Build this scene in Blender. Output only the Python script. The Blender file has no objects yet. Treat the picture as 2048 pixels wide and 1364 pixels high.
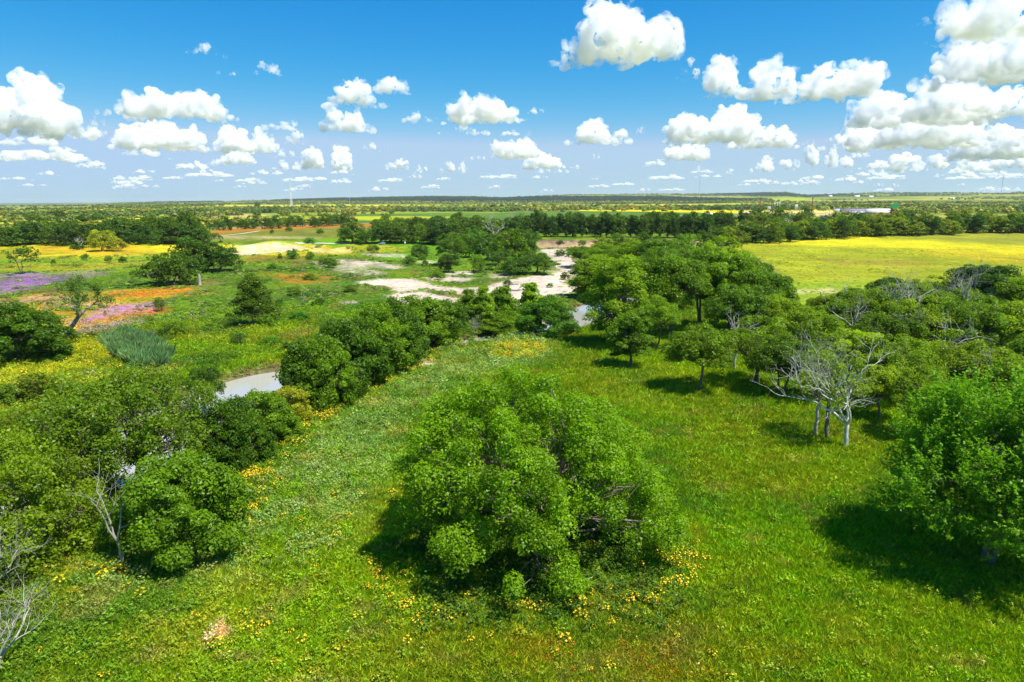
import bpy, math, random
import numpy as np
from mathutils import Vector, Matrix

C = bpy.context.scene.collection
scene = bpy.context.scene
R = math.radians
F = 1365.0                      # focal length in photograph pixels (2048 wide)
PITCH, ROLL, CAMH = R(11.69), R(0.30), 25.0
SUN_EL, SUN_AZ = R(63), R(122)  # azimuth measured clockwise from +Y

# ------------------------------------------------------------------ camera, world, sun, exposure
cam_d = bpy.data.cameras.new("camera"); cam = bpy.data.objects.new("camera", cam_d); C.objects.link(cam)
cam_d.sensor_width = 36.0; cam_d.lens = 36.0 * F / 2048
cam_d.clip_start = 0.5; cam_d.clip_end = 250000
f0 = Vector((0, math.cos(PITCH), -math.sin(PITCH))); u0 = Vector((0, math.sin(PITCH), math.cos(PITCH))); r0 = Vector((1, 0, 0))
CR = math.cos(ROLL) * r0 - math.sin(ROLL) * u0
CU = math.cos(ROLL) * u0 + math.sin(ROLL) * r0
cam.matrix_world = Matrix(((CR.x, CU.x, -f0.x, 0), (CR.y, CU.y, -f0.y, 0), (CR.z, CU.z, -f0.z, CAMH), (0, 0, 0, 1)))
scene.camera = cam

world = bpy.data.worlds.new("World"); scene.world = world; world.use_nodes = True
wn, wl = world.node_tree.nodes, world.node_tree.links
bg = wn["Background"]
sky = wn.new("ShaderNodeTexSky"); sky.sky_type = 'NISHITA'; sky.sun_disc = False
sky.sun_elevation = SUN_EL; sky.sun_rotation = SUN_AZ
sky.altitude = 100; sky.air_density = 1.0; sky.dust_density = 0.15; sky.ozone_density = 2.0
# grade the sky to the deep azure of the photograph (same curve in every direction)
sp = wn.new("ShaderNodeSeparateColor"); cb = wn.new("ShaderNodeCombineColor"); wl.new(sky.outputs[0], sp.inputs[0])
def chan(i, g, k, cap):
    p_ = wn.new("ShaderNodeMath"); p_.operation = 'POWER'; p_.inputs[1].default_value = g; wl.new(sp.outputs[i], p_.inputs[0])
    m_ = wn.new("ShaderNodeMath"); m_.operation = 'MULTIPLY'; m_.inputs[1].default_value = k; wl.new(p_.outputs[0], m_.inputs[0]); c_ = wn.new("ShaderNodeMath"); c_.operation = 'MINIMUM'; c_.inputs[1].default_value = cap; wl.new(m_.outputs[0], c_.inputs[0]); wl.new(c_.outputs[0], cb.inputs[i])
chan(0, 3.6, 0.0098, 2.6); chan(1, 1.1, 0.50, 3.75); chan(2, 0.5, 1.98, 6.0)
wl.new(cb.outputs[0], bg.inputs[0]); bg.inputs[1].default_value = 0.10

sun_d = bpy.data.lights.new("sun", 'SUN'); sun = bpy.data.objects.new("sun", sun_d); C.objects.link(sun)
sun_d.energy = 4.6; sun_d.angle = R(0.5); sun_d.color = (1.0, 0.96, 0.89)
SD = Vector((math.sin(SUN_AZ) * math.cos(SUN_EL), math.cos(SUN_AZ) * math.cos(SUN_EL), math.sin(SUN_EL)))
sun.rotation_euler = (-SD).to_track_quat('-Z', 'Y').to_euler()

scene.view_settings.view_transform = 'Standard'; scene.view_settings.look = 'None'
scene.view_settings.exposure = 0.78; scene.view_settings.gamma = 1.0
scene.render.engine = 'CYCLES'
cy = scene.cycles
cy.max_bounces = 24; cy.diffuse_bounces = 4; cy.glossy_bounces = 2; cy.transmission_bounces = 4
cy.volume_bounces = 24; cy.transparent_max_bounces = 24
cy.use_denoising = True
try: cy.denoiser = 'OPENIMAGEDENOISE'
except Exception: pass
cy.denoising_prefilter = 'ACCURATE'
cy.sample_clamp_indirect = 6

# ------------------------------------------------------------------ small helpers
def tag(o, label=None, cat=None, group=None, kind=None):
    if label: o['label'] = label
    if cat: o['category'] = cat
    if group: o['group'] = group
    if kind: o['kind'] = kind
    return o

def link(name, data, parent=None):
    o = bpy.data.objects.new(name, data); C.objects.link(o)
    if parent is not None: o.parent = parent
    return o

def smooth(a, b, x):
    t = np.clip((x - a) / (b - a), 0, 1)
    return t * t * (3 - 2 * t)

def mix(a, b, t): return a * (1 - t) + b * t

def vnoise(x, y, seed=0):
    x = np.asarray(x, float); y = np.asarray(y, float)
    xi = np.floor(x).astype(np.int64); yi = np.floor(y).astype(np.int64)
    fx = x - xi; fy = y - yi
    fx = fx * fx * (3 - 2 * fx); fy = fy * fy * (3 - 2 * fy)
    def h(i, j):
        n = (i * 374761393 + j * 668265263 + seed * 974711) & 0xffffffff
        n = ((n ^ (n >> 13)) * 1274126177) & 0xffffffff
        n = (n ^ (n >> 16)) & 0xffff
        return n / 32767.5 - 1.0
    a = h(xi, yi); b = h(xi + 1, yi); c = h(xi, yi + 1); d = h(xi + 1, yi + 1)
    return (a * (1 - fx) + b * fx) * (1 - fy) + (c * (1 - fx) + d * fx) * fy

def fbm(x, y, octv=4, seed=0):
    s = 0; a = 0.55
    for k in range(octv):
        s = s + a * vnoise(x * 2 ** k + 17.3 * k, y * 2 ** k - 9.1 * k, seed + k); a *= 0.52
    return s

def ray(px, py):
    a = (px - 1024) / F; b = -(py - 682) / F
    v = f0 + CR * a + CU * b
    return v.normalized()

def at0(px, py, z=0.0):
    v = ray(px, py); t = (z - CAMH) / v.z
    return (v.x * t, v.y * t)

def seg_dist(x, y, P, closed=False):
    d = np.full(np.shape(x), 1e18)
    n = len(P)
    for i in range(n if closed else n - 1):
        ax, ay = P[i]; bx, by = P[(i + 1) % n]
        dx, dy = bx - ax, by - ay; L = dx * dx + dy * dy + 1e-9
        t = np.clip(((x - ax) * dx + (y - ay) * dy) / L, 0, 1)
        d = np.minimum(d, (x - ax - t * dx) ** 2 + (y - ay - t * dy) ** 2)
    return np.sqrt(d)

def inside(x, y, P):
    c = np.zeros(np.shape(x), bool); n = len(P)
    for i in range(n):
        ax, ay = P[i]; bx, by = P[(i + 1) % n]
        if ay == by: continue
        hit = ((ay > y) != (by > y)) & (x < (bx - ax) * (y - ay) / (by - ay) + ax)
        c ^= hit
    return c

def sdist(x, y, P):
    d = seg_dist(x, y, P, True)
    return np.where(inside(x, y, P), d, -d)

# ------------------------------------------------------------------ terrain
EDGE = [at0(*p) for p in ((-60, 1290), (0, 1215), (70, 1165), (170, 1125), (330, 1055), (450, 945), (560, 868), (650, 815), (760, 745),
                          (830, 705), (920, 682), (1000, 668), (1130, 664), (1190, 656), (1225, 646))]
PLAT = [(-60, -200), (-34, -50), (-34, 20)] + EDGE + [(35, 165), (39, 200), (42, 250), (46, 290), (56, 330), (85, 372), (125, 398), (200, 425), (1500, 430), (1500, -200)]
RIVER = [(-58, 10), (-53, 40), (-48, 60), (-46, 78), (-45, 92), (-38, 108), (-26, 117), (-11, 129), (3, 143), (15, 158), (22, 175), (29, 190), (38, 200)]
GULLY = [(30, 232), (31, 262), (32, 300), (26, 335), (14, 370), (8, 392)]
HILLT = np.array([(-900, -4), (0, -4), (180, -3), (270, 0), (400, 1), (560, 3), (700, 6), (850, 8), (1000, 7), (1150, 10), (1300, 11), (1400, 9.5), (1500, 10), (1570, 11.5), (1615, 7), (1750, 9), (2048, 8), (3000, 6)], float)

def height(x, y):
    x = np.asarray(x, float); y = np.asarray(y, float)
    r = np.hypot(x, y)
    flood = -2.7 + 0.55 * fbm(x / 38, y / 38, 3, 5) + 0.25 * vnoise(x / 9, y / 9, 6)
    dm = sdist(x, y, PLAT)
    wp = smooth(-9, 0.5, dm)
    top = 0.35 * fbm(x / 30, y / 30, 3, 9) * smooth(0, 12, dm) + 0.06 * vnoise(x / 2.5, y / 2.5, 3)
    z = flood * (1 - wp) + top * wp
    yc = 411 + 3 * vnoise(x / 14, 0 * x, 12) - 0.0009 * np.clip(x - 60, 0, 400) ** 2 * 0
    sharp = smooth(-6, 6, x) * (1 - smooth(118, 140, x))
    wid = 70 * (1 - sharp) + 2.2 * sharp
    wu = np.clip((y - yc) / wid, 0, 1); wu = wu * wu * (3 - 2 * wu)
    up = 1.3 + 1.2 * fbm(x / 300, y / 300, 3, 21) * smooth(420, 700, y) + 0.4 * sharp
    z = z * (1 - wu) + up * wu
    # gravel channel
    dg = seg_dist(x, y, GULLY)
    z = z - (1 - smooth(6, 22, dg)) * 0.9 * (1 - wp) * (1 - wu)
    # low sandy mounds on the flood plain
    for (mx, my, mr, mh) in MOUNDS:
        z = z + mh * np.exp(-((x - mx) ** 2 + (y - my) ** 2) / (mr * mr))
    dr = seg_dist(x, y, RIVER)
    wr = 1 - smooth(5.0 + 1.2 * vnoise(x / 12, y / 12, 31), 11.5, dr)
    z = z * (1 - wr) + (-5.6) * wr
    ang = np.arctan2(x, np.maximum(y, 1e-3)); px = 1024 + np.tan(np.clip(ang, -1.2, 1.2)) * 1392
    hh = np.interp(px, HILLT[:, 0], HILLT[:, 1])
    ramp = smooth(3200, 9200, r) * (1 - 0.6 * smooth(10000, 22000, r))
    und = 1 + 0.22 * fbm(x / 1500, y / 1500, 4, 41)
    z = z + ramp * (9 + hh / 1365 * 9200 * und) * (y > 0)
    z = z + smooth(1500, 4000, r) * 7 * fbm(x / 700, y / 700, 3, 43)
    return z

MOUNDS = []
def build_mounds():
    rng = np.random.default_rng(3)
    out = []
    for (px, py, hgt, w) in ((500, 497, 2.0, 9), (545, 492, 2.4, 10), (590, 490, 2.0, 9), (640, 497, 2.6, 9), (690, 500, 2.2, 8), (760, 500, 1.6, 7),
                             (830, 497, 2.0, 9), (480, 500, 1.5, 7), (560, 565, 0.9, 6), (340, 600, 0.8, 8)):
        x, y = at0(px, py, -2.6); out.append((x, y, w, hgt))
    return out
MOUNDS = build_mounds()

_T = np.concatenate([np.geomspace(18, 30000, 900)])
def at(px, py):
    """first point of the terrain seen at a photograph pixel"""
    v = ray(px, py); hd = math.hypot(v.x, v.y)
    t = _T / hd
    hz = height(v.x * t, v.y * t); rz = CAMH + v.z * t
    b = np.nonzero(rz < hz)[0]
    if len(b) == 0: k = len(t) - 1; tt = t[k]
    elif b[0] == 0: tt = t[0]
    else:
        k = b[0]; d1 = rz[k - 1] - hz[k - 1]; d2 = hz[k] - rz[k]; tt = t[k - 1] + (t[k] - t[k - 1]) * d1 / (d1 + d2)
    x, y = v.x * tt, v.y * tt
    return (x, y, float(height(np.array([x]), np.array([y]))[0]))

def at_xy(x, y): return (x, y, float(height(np.array([x]), np.array([y]))[0]))

def ppm(p):
    """photograph pixels per metre at a point"""
    d = Vector((p[0], p[1], p[2] - CAMH)).dot(f0)
    return F / d

# ------------------------------------------------------------------ land cover (albedo of the ground and of what grows on it)
G_BRIGHT = (0.110, 0.195, 0.004); G_MID = (0.070, 0.135, 0.006); G_YEL = (0.165, 0.190, 0.006); G_DARK = (0.028, 0.072, 0.008)
SAND = (0.52, 0.42, 0.32); YEL = (0.50, 0.40, 0.008); ORANGE = (0.42, 0.15, 0.012); PURPLE = (0.30, 0.17, 0.30); RUST = (0.26, 0.105, 0.02)
BROWN = (0.16, 0.12, 0.035); PALE = (0.16, 0.23, 0.06); OLIVE = (0.11, 0.13, 0.012)
# polygons are read off the photograph, laid on the terrain, then kept as patches of ground: (pixels, colour, strength, edge softness m, speckle)
PATCHES_PX = [
    # --- far fields
    ([(430, 410), (1520, 409), (1520, 418), (1000, 417), (640, 421), (430, 418)], (0.50, 0.44, 0.02), .9, 60, .4),
    ([(0, 413), (170, 413), (240, 418), (120, 421), (0, 421)], (0.22, 0.27, 0.03), .9, 60, .2),
    ([(0, 425), (60, 424), (80, 430), (0, 431)], (0.34, 0.28, 0.05), .8, 30, .2),
    ([(300, 436), (470, 430), (900, 424), (1300, 421), (1500, 421), (1500, 432), (1400, 446), (900, 446), (560, 449), (200, 452), (200, 444)], (0.075, 0.145, 0.018), .95, 20, .1),
    ([(470, 427), (800, 424), (1000, 423.5), (1000, 425.5), (620, 429.5), (470, 430)], (0.20, 0.27, 0.015), .9, 20, .1),
    ([(480, 435), (560, 433), (760, 432), (940, 434), (780, 440), (560, 442), (420, 446), (360, 447), (400, 441)], (0.33, 0.36, 0.008), .95, 12, .1),
    ([(440, 427.5), (520, 429.5), (540, 432), (450, 435), (420, 433)], (0.46, 0.34, 0.14), .9, 12, .1),
    ([(280, 437), (380, 435), (400, 437), (250, 442)], (0.34, 0.36, 0.02), .9, 12, .1),
    ([(1040, 418.5), (1500, 419.5), (1760, 418.5), (1760, 424), (1500, 426.5), (1280, 423), (1040, 420.5)], (0.62, 0.54, 0.006), .97, 15, .05),
    ([(1800, 416.5), (2100, 416.5), (2100, 423), (1800, 424)], (0.60, 0.48, 0.02), .95, 15, .1),
    ([(1460, 404), (1490, 398), (1620, 396), (1640, 402), (1640, 411), (1430, 412)], (0.27, 0.33, 0.012), .95, 60, .15),
    ([(1140, 391.5), (1250, 390.5), (1250, 394), (1160, 395)], (0.33, 0.32, 0.02), .8, 200, .4),
    ([(1480, 421), (1720, 421), (1720, 432), (1500, 432)], (0.50, 0.38, 0.18), .8, 12, .4),
    # --- left middle distance
    ([(395, 470), (450, 457), (600, 450), (780, 446), (780, 452), (600, 458), (500, 463), (470, 468), (400, 478)], (0.36, 0.13, 0.012), .95, 5, .35),
    ([(400, 475), (480, 462), (740, 452), (760, 466), (700, 474), (520, 480), (400, 484)], (0.15, 0.145, 0.018), .9, 6, .5),
    ([(400, 473), (440, 471), (640, 475), (640, 477), (420, 477)], (0.33, 0.29, 0.12), .7, 3, .4),
    ([(560, 482), (740, 476), (900, 488), (1000, 505), (900, 530), (760, 515), (640, 492), (540, 487)], (0.10, 0.235, 0.004), .9, 8, .2),
    ([(380, 484), (560, 484), (540, 490), (380, 492)], (0.13, 0.26, 0.01), .9, 5, .2),
    ([(0, 486), (200, 490), (460, 490), (600, 490), (700, 495), (700, 508), (560, 512), (480, 508), (300, 512), (150, 520), (0, 512)], (0.50, 0.40, 0.01), .85, 6, .65),
    ([(60, 495), (260, 492), (330, 500), (240, 508), (80, 506)], (0.48, 0.24, 0.01), .6, 5, .7),
    ([(468, 492), (560, 488), (640, 492), (600, 497), (560, 505), (480, 510), (470, 500)], (0.56, 0.46, 0.30), .85, 4, .45),
    ([(625, 497), (700, 497), (705, 505), (640, 507)], (0.52, 0.44, 0.26), .6, 4, .5),
    ([(700, 485), (760, 492), (820, 500), (740, 505), (700, 498)], (0.42, 0.33, 0.02), .6, 5, .5),
    ([(0, 520), (300, 513), (480, 515), (560, 530), (400, 530), (300, 545), (0, 548)], (0.17, 0.26, 0.01), .85, 5, .3),
    ([(0, 530), (260, 522), (340, 530), (200, 538), (0, 540)], (0.33, 0.24, 0.015), .6, 5, .6),
    ([(480, 512), (640, 515), (620, 522), (500, 524)], (0.27, 0.17, 0.02), .7, 5, .6),
    ([(0, 552), (60, 548), (120, 552), (118, 560), (60, 572), (0, 582)], (0.30, 0.13, 0.36), .85, 4, .45),
    ([(120, 545), (200, 540), (220, 548), (150, 556)], (0.30, 0.19, 0.25), .5, 4, .5),
    ([(0, 598), (60, 590), (160, 585), (240, 580), (330, 575), (385, 577), (392, 588), (340, 598), (320, 612), (290, 628), (240, 645), (150, 662), (60, 640), (0, 628)], (0.42, 0.25, 0.015), .85, 3, .6),
    ([(210, 585), (340, 577), (380, 582), (330, 592), (250, 592), (200, 597)], (0.40, 0.125, 0.012), .75, 3, .6),
    ([(0, 600), (120, 590), (180, 592), (120, 604), (0, 612)], (0.36, 0.20, 0.17), .6, 3, .5),
    ([(100, 605), (200, 600), (220, 610), (120, 616)], (0.40, 0.26, 0.20), .5, 3, .5),
    ([(225, 612), (310, 608), (318, 616), (270, 626), (190, 638), (150, 648), (160, 636), (200, 628)], (0.32, 0.14, 0.32), .85, 2.5, .45),
    ([(260, 620), (330, 614), (326, 622), (270, 634), (220, 640)], (0.38, 0.11, 0.02), .7, 2.5, .4),
    ([(180, 648), (280, 642), (270, 655), (200, 668), (150, 668)], (0.30, 0.20, 0.22), .7, 2.5, .5),
    ([(560, 548), (620, 545), (650, 555), (640, 566), (570, 562)], (0.36, 0.15, 0.015), .75, 4, .6),
    ([(110, 680), (200, 672), (260, 700), (240, 730), (120, 740), (0, 790), (0, 735), (100, 715)], (0.34, 0.31, 0.008), .6, 2.5, .7),
    ([(0, 735), (140, 730), (300, 760), (200, 790), (0, 830)], (0.22, 0.27, 0.015), .7, 2.5, .5),
    # --- gravel and sand
    ([(1075, 500), (1110, 498), (1165, 500), (1180, 512), (1150, 520), (1162, 535), (1150, 552), (1125, 548), (1110, 535), (1118, 522), (1095, 510)], SAND, .97, 3, .2),
    ([(718, 565), (760, 558), (820, 558), (870, 572), (925, 577), (975, 573), (1040, 556), (1090, 550), (1130, 545), (1142, 552), (1125, 562), (1120, 575), (1150, 572), (1146, 585), (1095, 590), (1068, 606), (1060, 640), (1035, 640), (1030, 605), (1015, 592), (975, 588), (935, 590), (880, 582), (850, 575), (800, 584), (770, 572)], SAND, .97, 1.6, .12),
    ([(778, 596), (795, 586), (850, 585), (915, 598), (920, 605), (860, 608), (790, 608)], SAND, .97, 1.4, .15),
    ([(725, 628), (755, 624), (798, 628), (790, 633), (735, 633)], SAND, .9, 1, .2),
    ([(678, 602), (705, 601), (715, 606), (690, 608)], SAND, .8, 1, .3),
    ([(845, 556), (900, 553), (945, 556), (940, 562), (880, 563)], SAND, .75, 1.5, .4),
    ([(880, 546), (940, 542), (950, 548), (900, 551)], SAND, .7, 1.5, .4),
    ([(980, 548), (1020, 546), (1015, 556), (985, 556)], SAND, .6, 1.5, .5),
    ([(672, 518), (740, 523), (800, 532), (790, 538), (700, 532), (670, 525)], SAND, .8, 3, .55),
    ([(730, 505), (800, 508), (810, 515), (760, 513)], SAND, .8, 3, .55),
    ([(620, 522), (720, 535), (780, 545), (720, 550), (650, 535)], SAND, .55, 3, .8),
    ([(840, 522), (870, 521), (872, 527), (845, 528)], SAND, .7, 2, .5),
    # --- the right hand field
    ([(1465, 492), (1560, 480), (1700, 470), (1850, 464), (2100, 459), (2100, 540), (1980, 560), (1700, 640), (1560, 640), (1555, 560), (1480, 510)], (0.27, 0.285, 0.012), .96, 6, .25),
    ([(1540, 486), (1650, 475), (1730, 472), (1820, 480), (1920, 486), (2100, 494), (2100, 512), (1950, 500), (1800, 494), (1650, 492)], (0.50, 0.42, 0.008), .85, 8, .4),
    ([(1850, 500), (1960, 503), (2100, 512), (2100, 530), (1980, 522), (1850, 510)], (0.48, 0.36, 0.01), .7, 8, .45),
    ([(1740, 466), (1900, 462), (2100, 463), (2100, 488), (1960, 486), (1850, 476)], (0.19, 0.19, 0.02), .85, 6, .5),
    ([(1640, 520), (1790, 520), (1860, 530), (1700, 532)], (0.25, 0.17, 0.03), .6, 4, .7),
    ([(1560, 570), (1720, 560), (1760, 590), (1700, 640), (1570, 640)], (0.15, 0.24, 0.012), .8, 4, .3),
    ([(1590, 580), (1650, 578), (1660, 584), (1600, 586)], (0.45, 0.35, 0.22), .6, 2, .5),
    # --- near meadow
    ([(1320, 830), (1560, 800), (1700, 850), (1900, 950), (1500, 1000), (1350, 950)], (0.150, 0.185, 0.006), .55, 4, .5),
    ([(1150, 720), (1500, 760), (1420, 830), (1150, 770)], (0.155, 0.205, 0.006), .6, 4, .5),
    ([(900, 1240), (1500, 1220), (1700, 1400), (700, 1400)], (0.145, 0.150, 0.008), .4, 3, .6),
    ([(1020, 1290), (1130, 1270), (1150, 1330), (1040, 1340)], (0.22, 0.12, 0.01), .25, .8, .7),
    ([(1260, 1300), (1420, 1290), (1430, 1364), (1270, 1380)], (0.24, 0.12, 0.01), .25, .8, .7),
    ([(1000, 690), (1080, 690), (1070, 715), (1010, 712)], (0.36, 0.34, 0.01), .6, 2, .6),
    ([(838, 730), (850, 725), (868, 727), (866, 733), (845, 735)], SAND, .95, .6, .1),
    ([(405, 1300), (418, 1268), (440, 1252), (462, 1256), (458, 1272), (430, 1292)], (0.42, 0.30, 0.18), .97, .35, .1),
]
PATCHES = []
for pl, col, st, soft, spk in PATCHES_PX:
    w = [at(*p)[:2] for p in pl]
    a = np.array(w)
    PATCHES.append((w, a.min(0) - 3 * soft, a.max(0) + 3 * soft, np.array(col), st, soft, spk))

WEEDS = [at(*p)[:2] for p in ((870, 715), (960, 680), (1110, 675), (1120, 720), (960, 760), (830, 850), (760, 1000), (700, 1100), (480, 1180), (150, 1240), (150, 1150), (480, 1000), (640, 850))]
BUSHY = [at(*p)[:2] for p in ((0, 1130), (480, 1100), (800, 1200), (700, 1400), (-200, 1400), (-200, 1200))]

def cover(x, y):
    x = np.asarray(x, float); y = np.asarray(y, float)
    r = np.hypot(x, y)
    n1 = fbm(x / 9, y / 9, 4, 51); n2 = fbm(x / 35, y / 35, 3, 52); n3 = fbm(x / 260, y / 260, 4, 53); n4 = fbm(x / 2.2, y / 2.2, 3, 54)
    col = np.zeros(x.shape + (3,))
    def lay(c, w): col[:] = col * (1 - w[..., None]) + np.array(c) * w[..., None]
    dm = sdist(x, y, PLAT); mead = smooth(-3, 1, dm)
    lay(G_MID, np.ones(x.shape))
    lay(G_BRIGHT, smooth(-0.2, 0.5, n1 + 0.5 * n2)); lay(G_YEL, 0.7 * smooth(0.15, 0.6, n2 + 0.3 * n4)); lay(G_DARK, 0.6 * smooth(0.2, 0.7, -n1 + 0.3 * n4))
    fl = (1 - mead) * (y < 420)
    lay(BROWN, fl * 0.55 * smooth(0.15, 0.5, fbm(x / 14, y / 20, 3, 61)))
    lay((0.04, 0.12, 0.01), fl * 0.6 * smooth(0.1, 0.5, fbm(x / 18, y / 25, 3, 62)))
    # bright short grass on the open meadow
    lay((0.115, 0.230, 0.003), mead * (r < 260) * 0.45 * smooth(-0.4, 0.4, n2))
    lay((0.155, 0.225, 0.004), mead * (r < 260) * 0.5 * smooth(0.0, 0.5, fbm(x / 22, y / 12, 3, 63)))
    lay(PALE, mead * 0.62 * smooth(-2, 4, sdist(x, y, WEEDS)) * smooth(-.5, .3, n4 + n1))
    near = mead * (r < 260)
    lay((0.185, 0.200, 0.012), near * .5 * smooth(.12, .5, fbm(x / 6, y / 4.5, 3, 64)))
    lay((0.055, 0.135, 0.010), near * .6 * smooth(.15, .45, fbm(x / 5, y / 4, 3, 65)))
    lay((0.20, 0.165, 0.05), near * .4 * smooth(.28, .55, fbm(x / 3, y / 2.4, 3, 66)))
    # far plain: mixed woodland floor, pasture and crops in long strips
    far = smooth(430, 620, y) * (r > 430)
    lay((0.15, 0.19, 0.02), far); 
    k = fbm(x / 420, y / 700, 4, 71)
    lay((0.24, 0.27, 0.03), far * 0.85 * smooth(-0.05, 0.15, k)); lay((0.40, 0.34, 0.06), far * 0.85 * smooth(0.2, 0.4, k))
    lay((0.05, 0.085, 0.03), smooth(5500, 8500, r) * 0.6)
    for (P, lo, hi, c, st, soft, spk) in PATCHES:
        m = (x > lo[0]) & (x < hi[0]) & (y > lo[1]) & (y < hi[1])
        if not m.any(): continue
        xm, ym = x[m], y[m]
        # the ragged edge is noise in the ground's own metres
        jx = soft * 1.2 * fbm(xm / (soft * 3), ym / (soft * 3), 3, 81); jy = soft * 1.2 * fbm(xm / (soft * 3), ym / (soft * 3), 3, 82)
        w = smooth(-soft * 1.1, soft * 1.1, sdist(xm + jx * 1.5, ym + jy * 1.5, P) + .4 * soft if soft > 1 else sdist(xm + jx, ym + jy, P)) * st
        sp = fbm(xm / (soft * .9), ym / (soft * 1.6), 3, 83)
        w = w * (1 - spk * smooth(-0.15, 0.35, sp))
        cm = col[m]; col[m] = cm * (1 - w[:, None]) + c * w[:, None]
    # river bed and the red cut bank
    z = height(x, y)
    dr = seg_dist(x, y, RIVER)
    lay((0.15, 0.11, 0.06), (1 - smooth(8.0, 10.5, dr)) * (z < -3.0))
    cl = ((x > 2) & (x < 130) & (y > 405) & (y < 416) & (z > -2.9) & (z < 1.0)).astype(float)
    lay((0.46, 0.27, 0.19), cl * (0.75 + 0.25 * vnoise(x / 3, z * 2, 5)))
    return np.clip(col, 0.001, 1)

# ------------------------------------------------------------------ mesh and material helpers
def mesh_np(name, V, Fc, attrs=None, mat=None, smooth_shade=False):
    """V (n,3), Fc (m,k) all faces with k corners"""
    me = bpy.data.meshes.new(name)
    V = np.asarray(V, np.float32); Fc = np.asarray(Fc, np.int32); m, k = Fc.shape
    me.vertices.add(len(V)); me.vertices.foreach_set('co', V.ravel())
    me.loops.add(m * k); me.loops.foreach_set('vertex_index', Fc.ravel())
    me.polygons.add(m); me.polygons.foreach_set('loop_start', np.arange(0, m * k, k, dtype=np.int32))
    me.polygons.foreach_set('loop_total', np.full(m, k, np.int32))
    if smooth_shade: me.polygons.foreach_set('use_smooth', np.ones(m, bool))
    for an, (ty, dom, arr) in (attrs or {}).items():
        a = me.attributes.new(an, ty, dom)
        if ty == 'FLOAT': a.data.foreach_set('value', np.asarray(arr, np.float32).ravel())
        elif ty == 'FLOAT_COLOR':
            arr = np.asarray(arr, np.float32)
            if arr.shape[1] == 3: arr = np.concatenate([arr, np.ones((len(arr), 1), np.float32)], 1)
            a.data.foreach_set('color', arr.ravel())
        elif ty == 'INT': a.data.foreach_set('value', np.asarray(arr, np.int32).ravel())
        elif ty == 'FLOAT_VECTOR': a.data.foreach_set('vector', np.asarray(arr, np.float32).ravel())
    if mat: 
        for mm in (mat if isinstance(mat, (list, tuple)) else [mat]): me.materials.append(mm)
    me.update(calc_edges=True)
    return me

def new_mat(name):
    m = bpy.data.materials.new(name); m.use_nodes = True
    n = m.node_tree.nodes; n.clear()
    out = n.new('ShaderNodeOutputMaterial')
    return m, n, m.node_tree.links, out

def principled(name, color, rough=0.7, metal=0.0, noise=0.15, scale=4.0, spec=0.3):
    m, n, l, out = new_mat(name)
    b = n.new('ShaderNodeBsdfPrincipled'); b.inputs['Roughness'].default_value = rough; b.inputs['Metallic'].default_value = metal
    b.inputs['Specular IOR Level'].default_value = spec
    tc = n.new('ShaderNodeTexCoord'); nz = n.new('ShaderNodeTexNoise'); nz.inputs['Scale'].default_value = scale; nz.inputs['Detail'].default_value = 4
    l.new(tc.outputs['Object'], nz.inputs['Vector'])
    mr = n.new('ShaderNodeMapRange'); mr.inputs[1].default_value = .3; mr.inputs[2].default_value = .7
    mr.inputs[3].default_value = 1 - noise; mr.inputs[4].default_value = 1 + noise
    l.new(nz.outputs['Fac'], mr.inputs[0])
    vm = n.new('ShaderNodeVectorMath'); vm.operation = 'SCALE'; vm.inputs[0].default_value = color
    l.new(mr.outputs[0], vm.inputs['Scale']); l.new(vm.outputs[0], b.inputs['Base Color']); l.new(b.outputs[0], out.inputs[0])
    return m

def leaf_mat(name, src='OBJECT', trans=0.48, tcol=(1.25, 1.35, 0.55), var=0.45):
    """leaf: diffuse and translucent; colour = the plant's own tint x a per-leaf variation (natural, plus painted lighter crown tops)"""
    m, n, l, out = new_mat(name)
    if src == 'OBJECT':
        oi = n.new('ShaderNodeObjectInfo'); colo = oi.outputs['Color']
    else:
        at_ = n.new('ShaderNodeAttribute'); at_.attribute_type = 'INSTANCER'; at_.attribute_name = 'tint'; colo = at_.outputs['Color']
    a = n.new('ShaderNodeAttribute'); a.attribute_name = 'leafvar'
    mr = n.new('ShaderNodeMapRange'); mr.inputs[3].default_value = 1 - var; mr.inputs[4].default_value = 1 + var; l.new(a.outputs['Fac'], mr.inputs[0])
    vm = n.new('ShaderNodeVectorMath'); vm.operation = 'SCALE'; l.new(colo, vm.inputs[0]); l.new(mr.outputs[0], vm.inputs['Scale'])
    hue = n.new('ShaderNodeMix'); hue.data_type = 'RGBA'; hue.blend_type = 'MULTIPLY'; 
    l.new(a.outputs['Fac'], hue.inputs[0]); l.new(vm.outputs[0], hue.inputs[6]); hue.inputs[7].default_value = (1.14, 1.0, 0.75, 1)
    d = n.new('ShaderNodeBsdfDiffuse'); l.new(hue.outputs[2], d.inputs[0])
    t = n.new('ShaderNodeBsdfTranslucent')
    tm = n.new('ShaderNodeMix'); tm.data_type = 'RGBA'; tm.blend_type = 'MULTIPLY'; tm.inputs[0].default_value = 1
    l.new(hue.outputs[2], tm.inputs[6]); tm.inputs[7].default_value = (*tcol, 1); l.new(tm.outputs[2], t.inputs[0])
    ms = n.new('ShaderNodeMixShader'); ms.inputs[0].default_value = trans; l.new(d.outputs[0], ms.inputs[1]); l.new(t.outputs[0], ms.inputs[2])
    g = n.new('ShaderNodeBsdfGlossy'); g.inputs['Roughness'].default_value = 0.45; g.inputs[0].default_value = (1, 1, 1, 1)
    mg = n.new('ShaderNodeMixShader'); mg.inputs[0].default_value = 0.012; l.new(ms.outputs[0], mg.inputs[1]); l.new(g.outputs[0], mg.inputs[2])
    l.new(mg.outputs[0], out.inputs[0])
    return m

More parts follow.
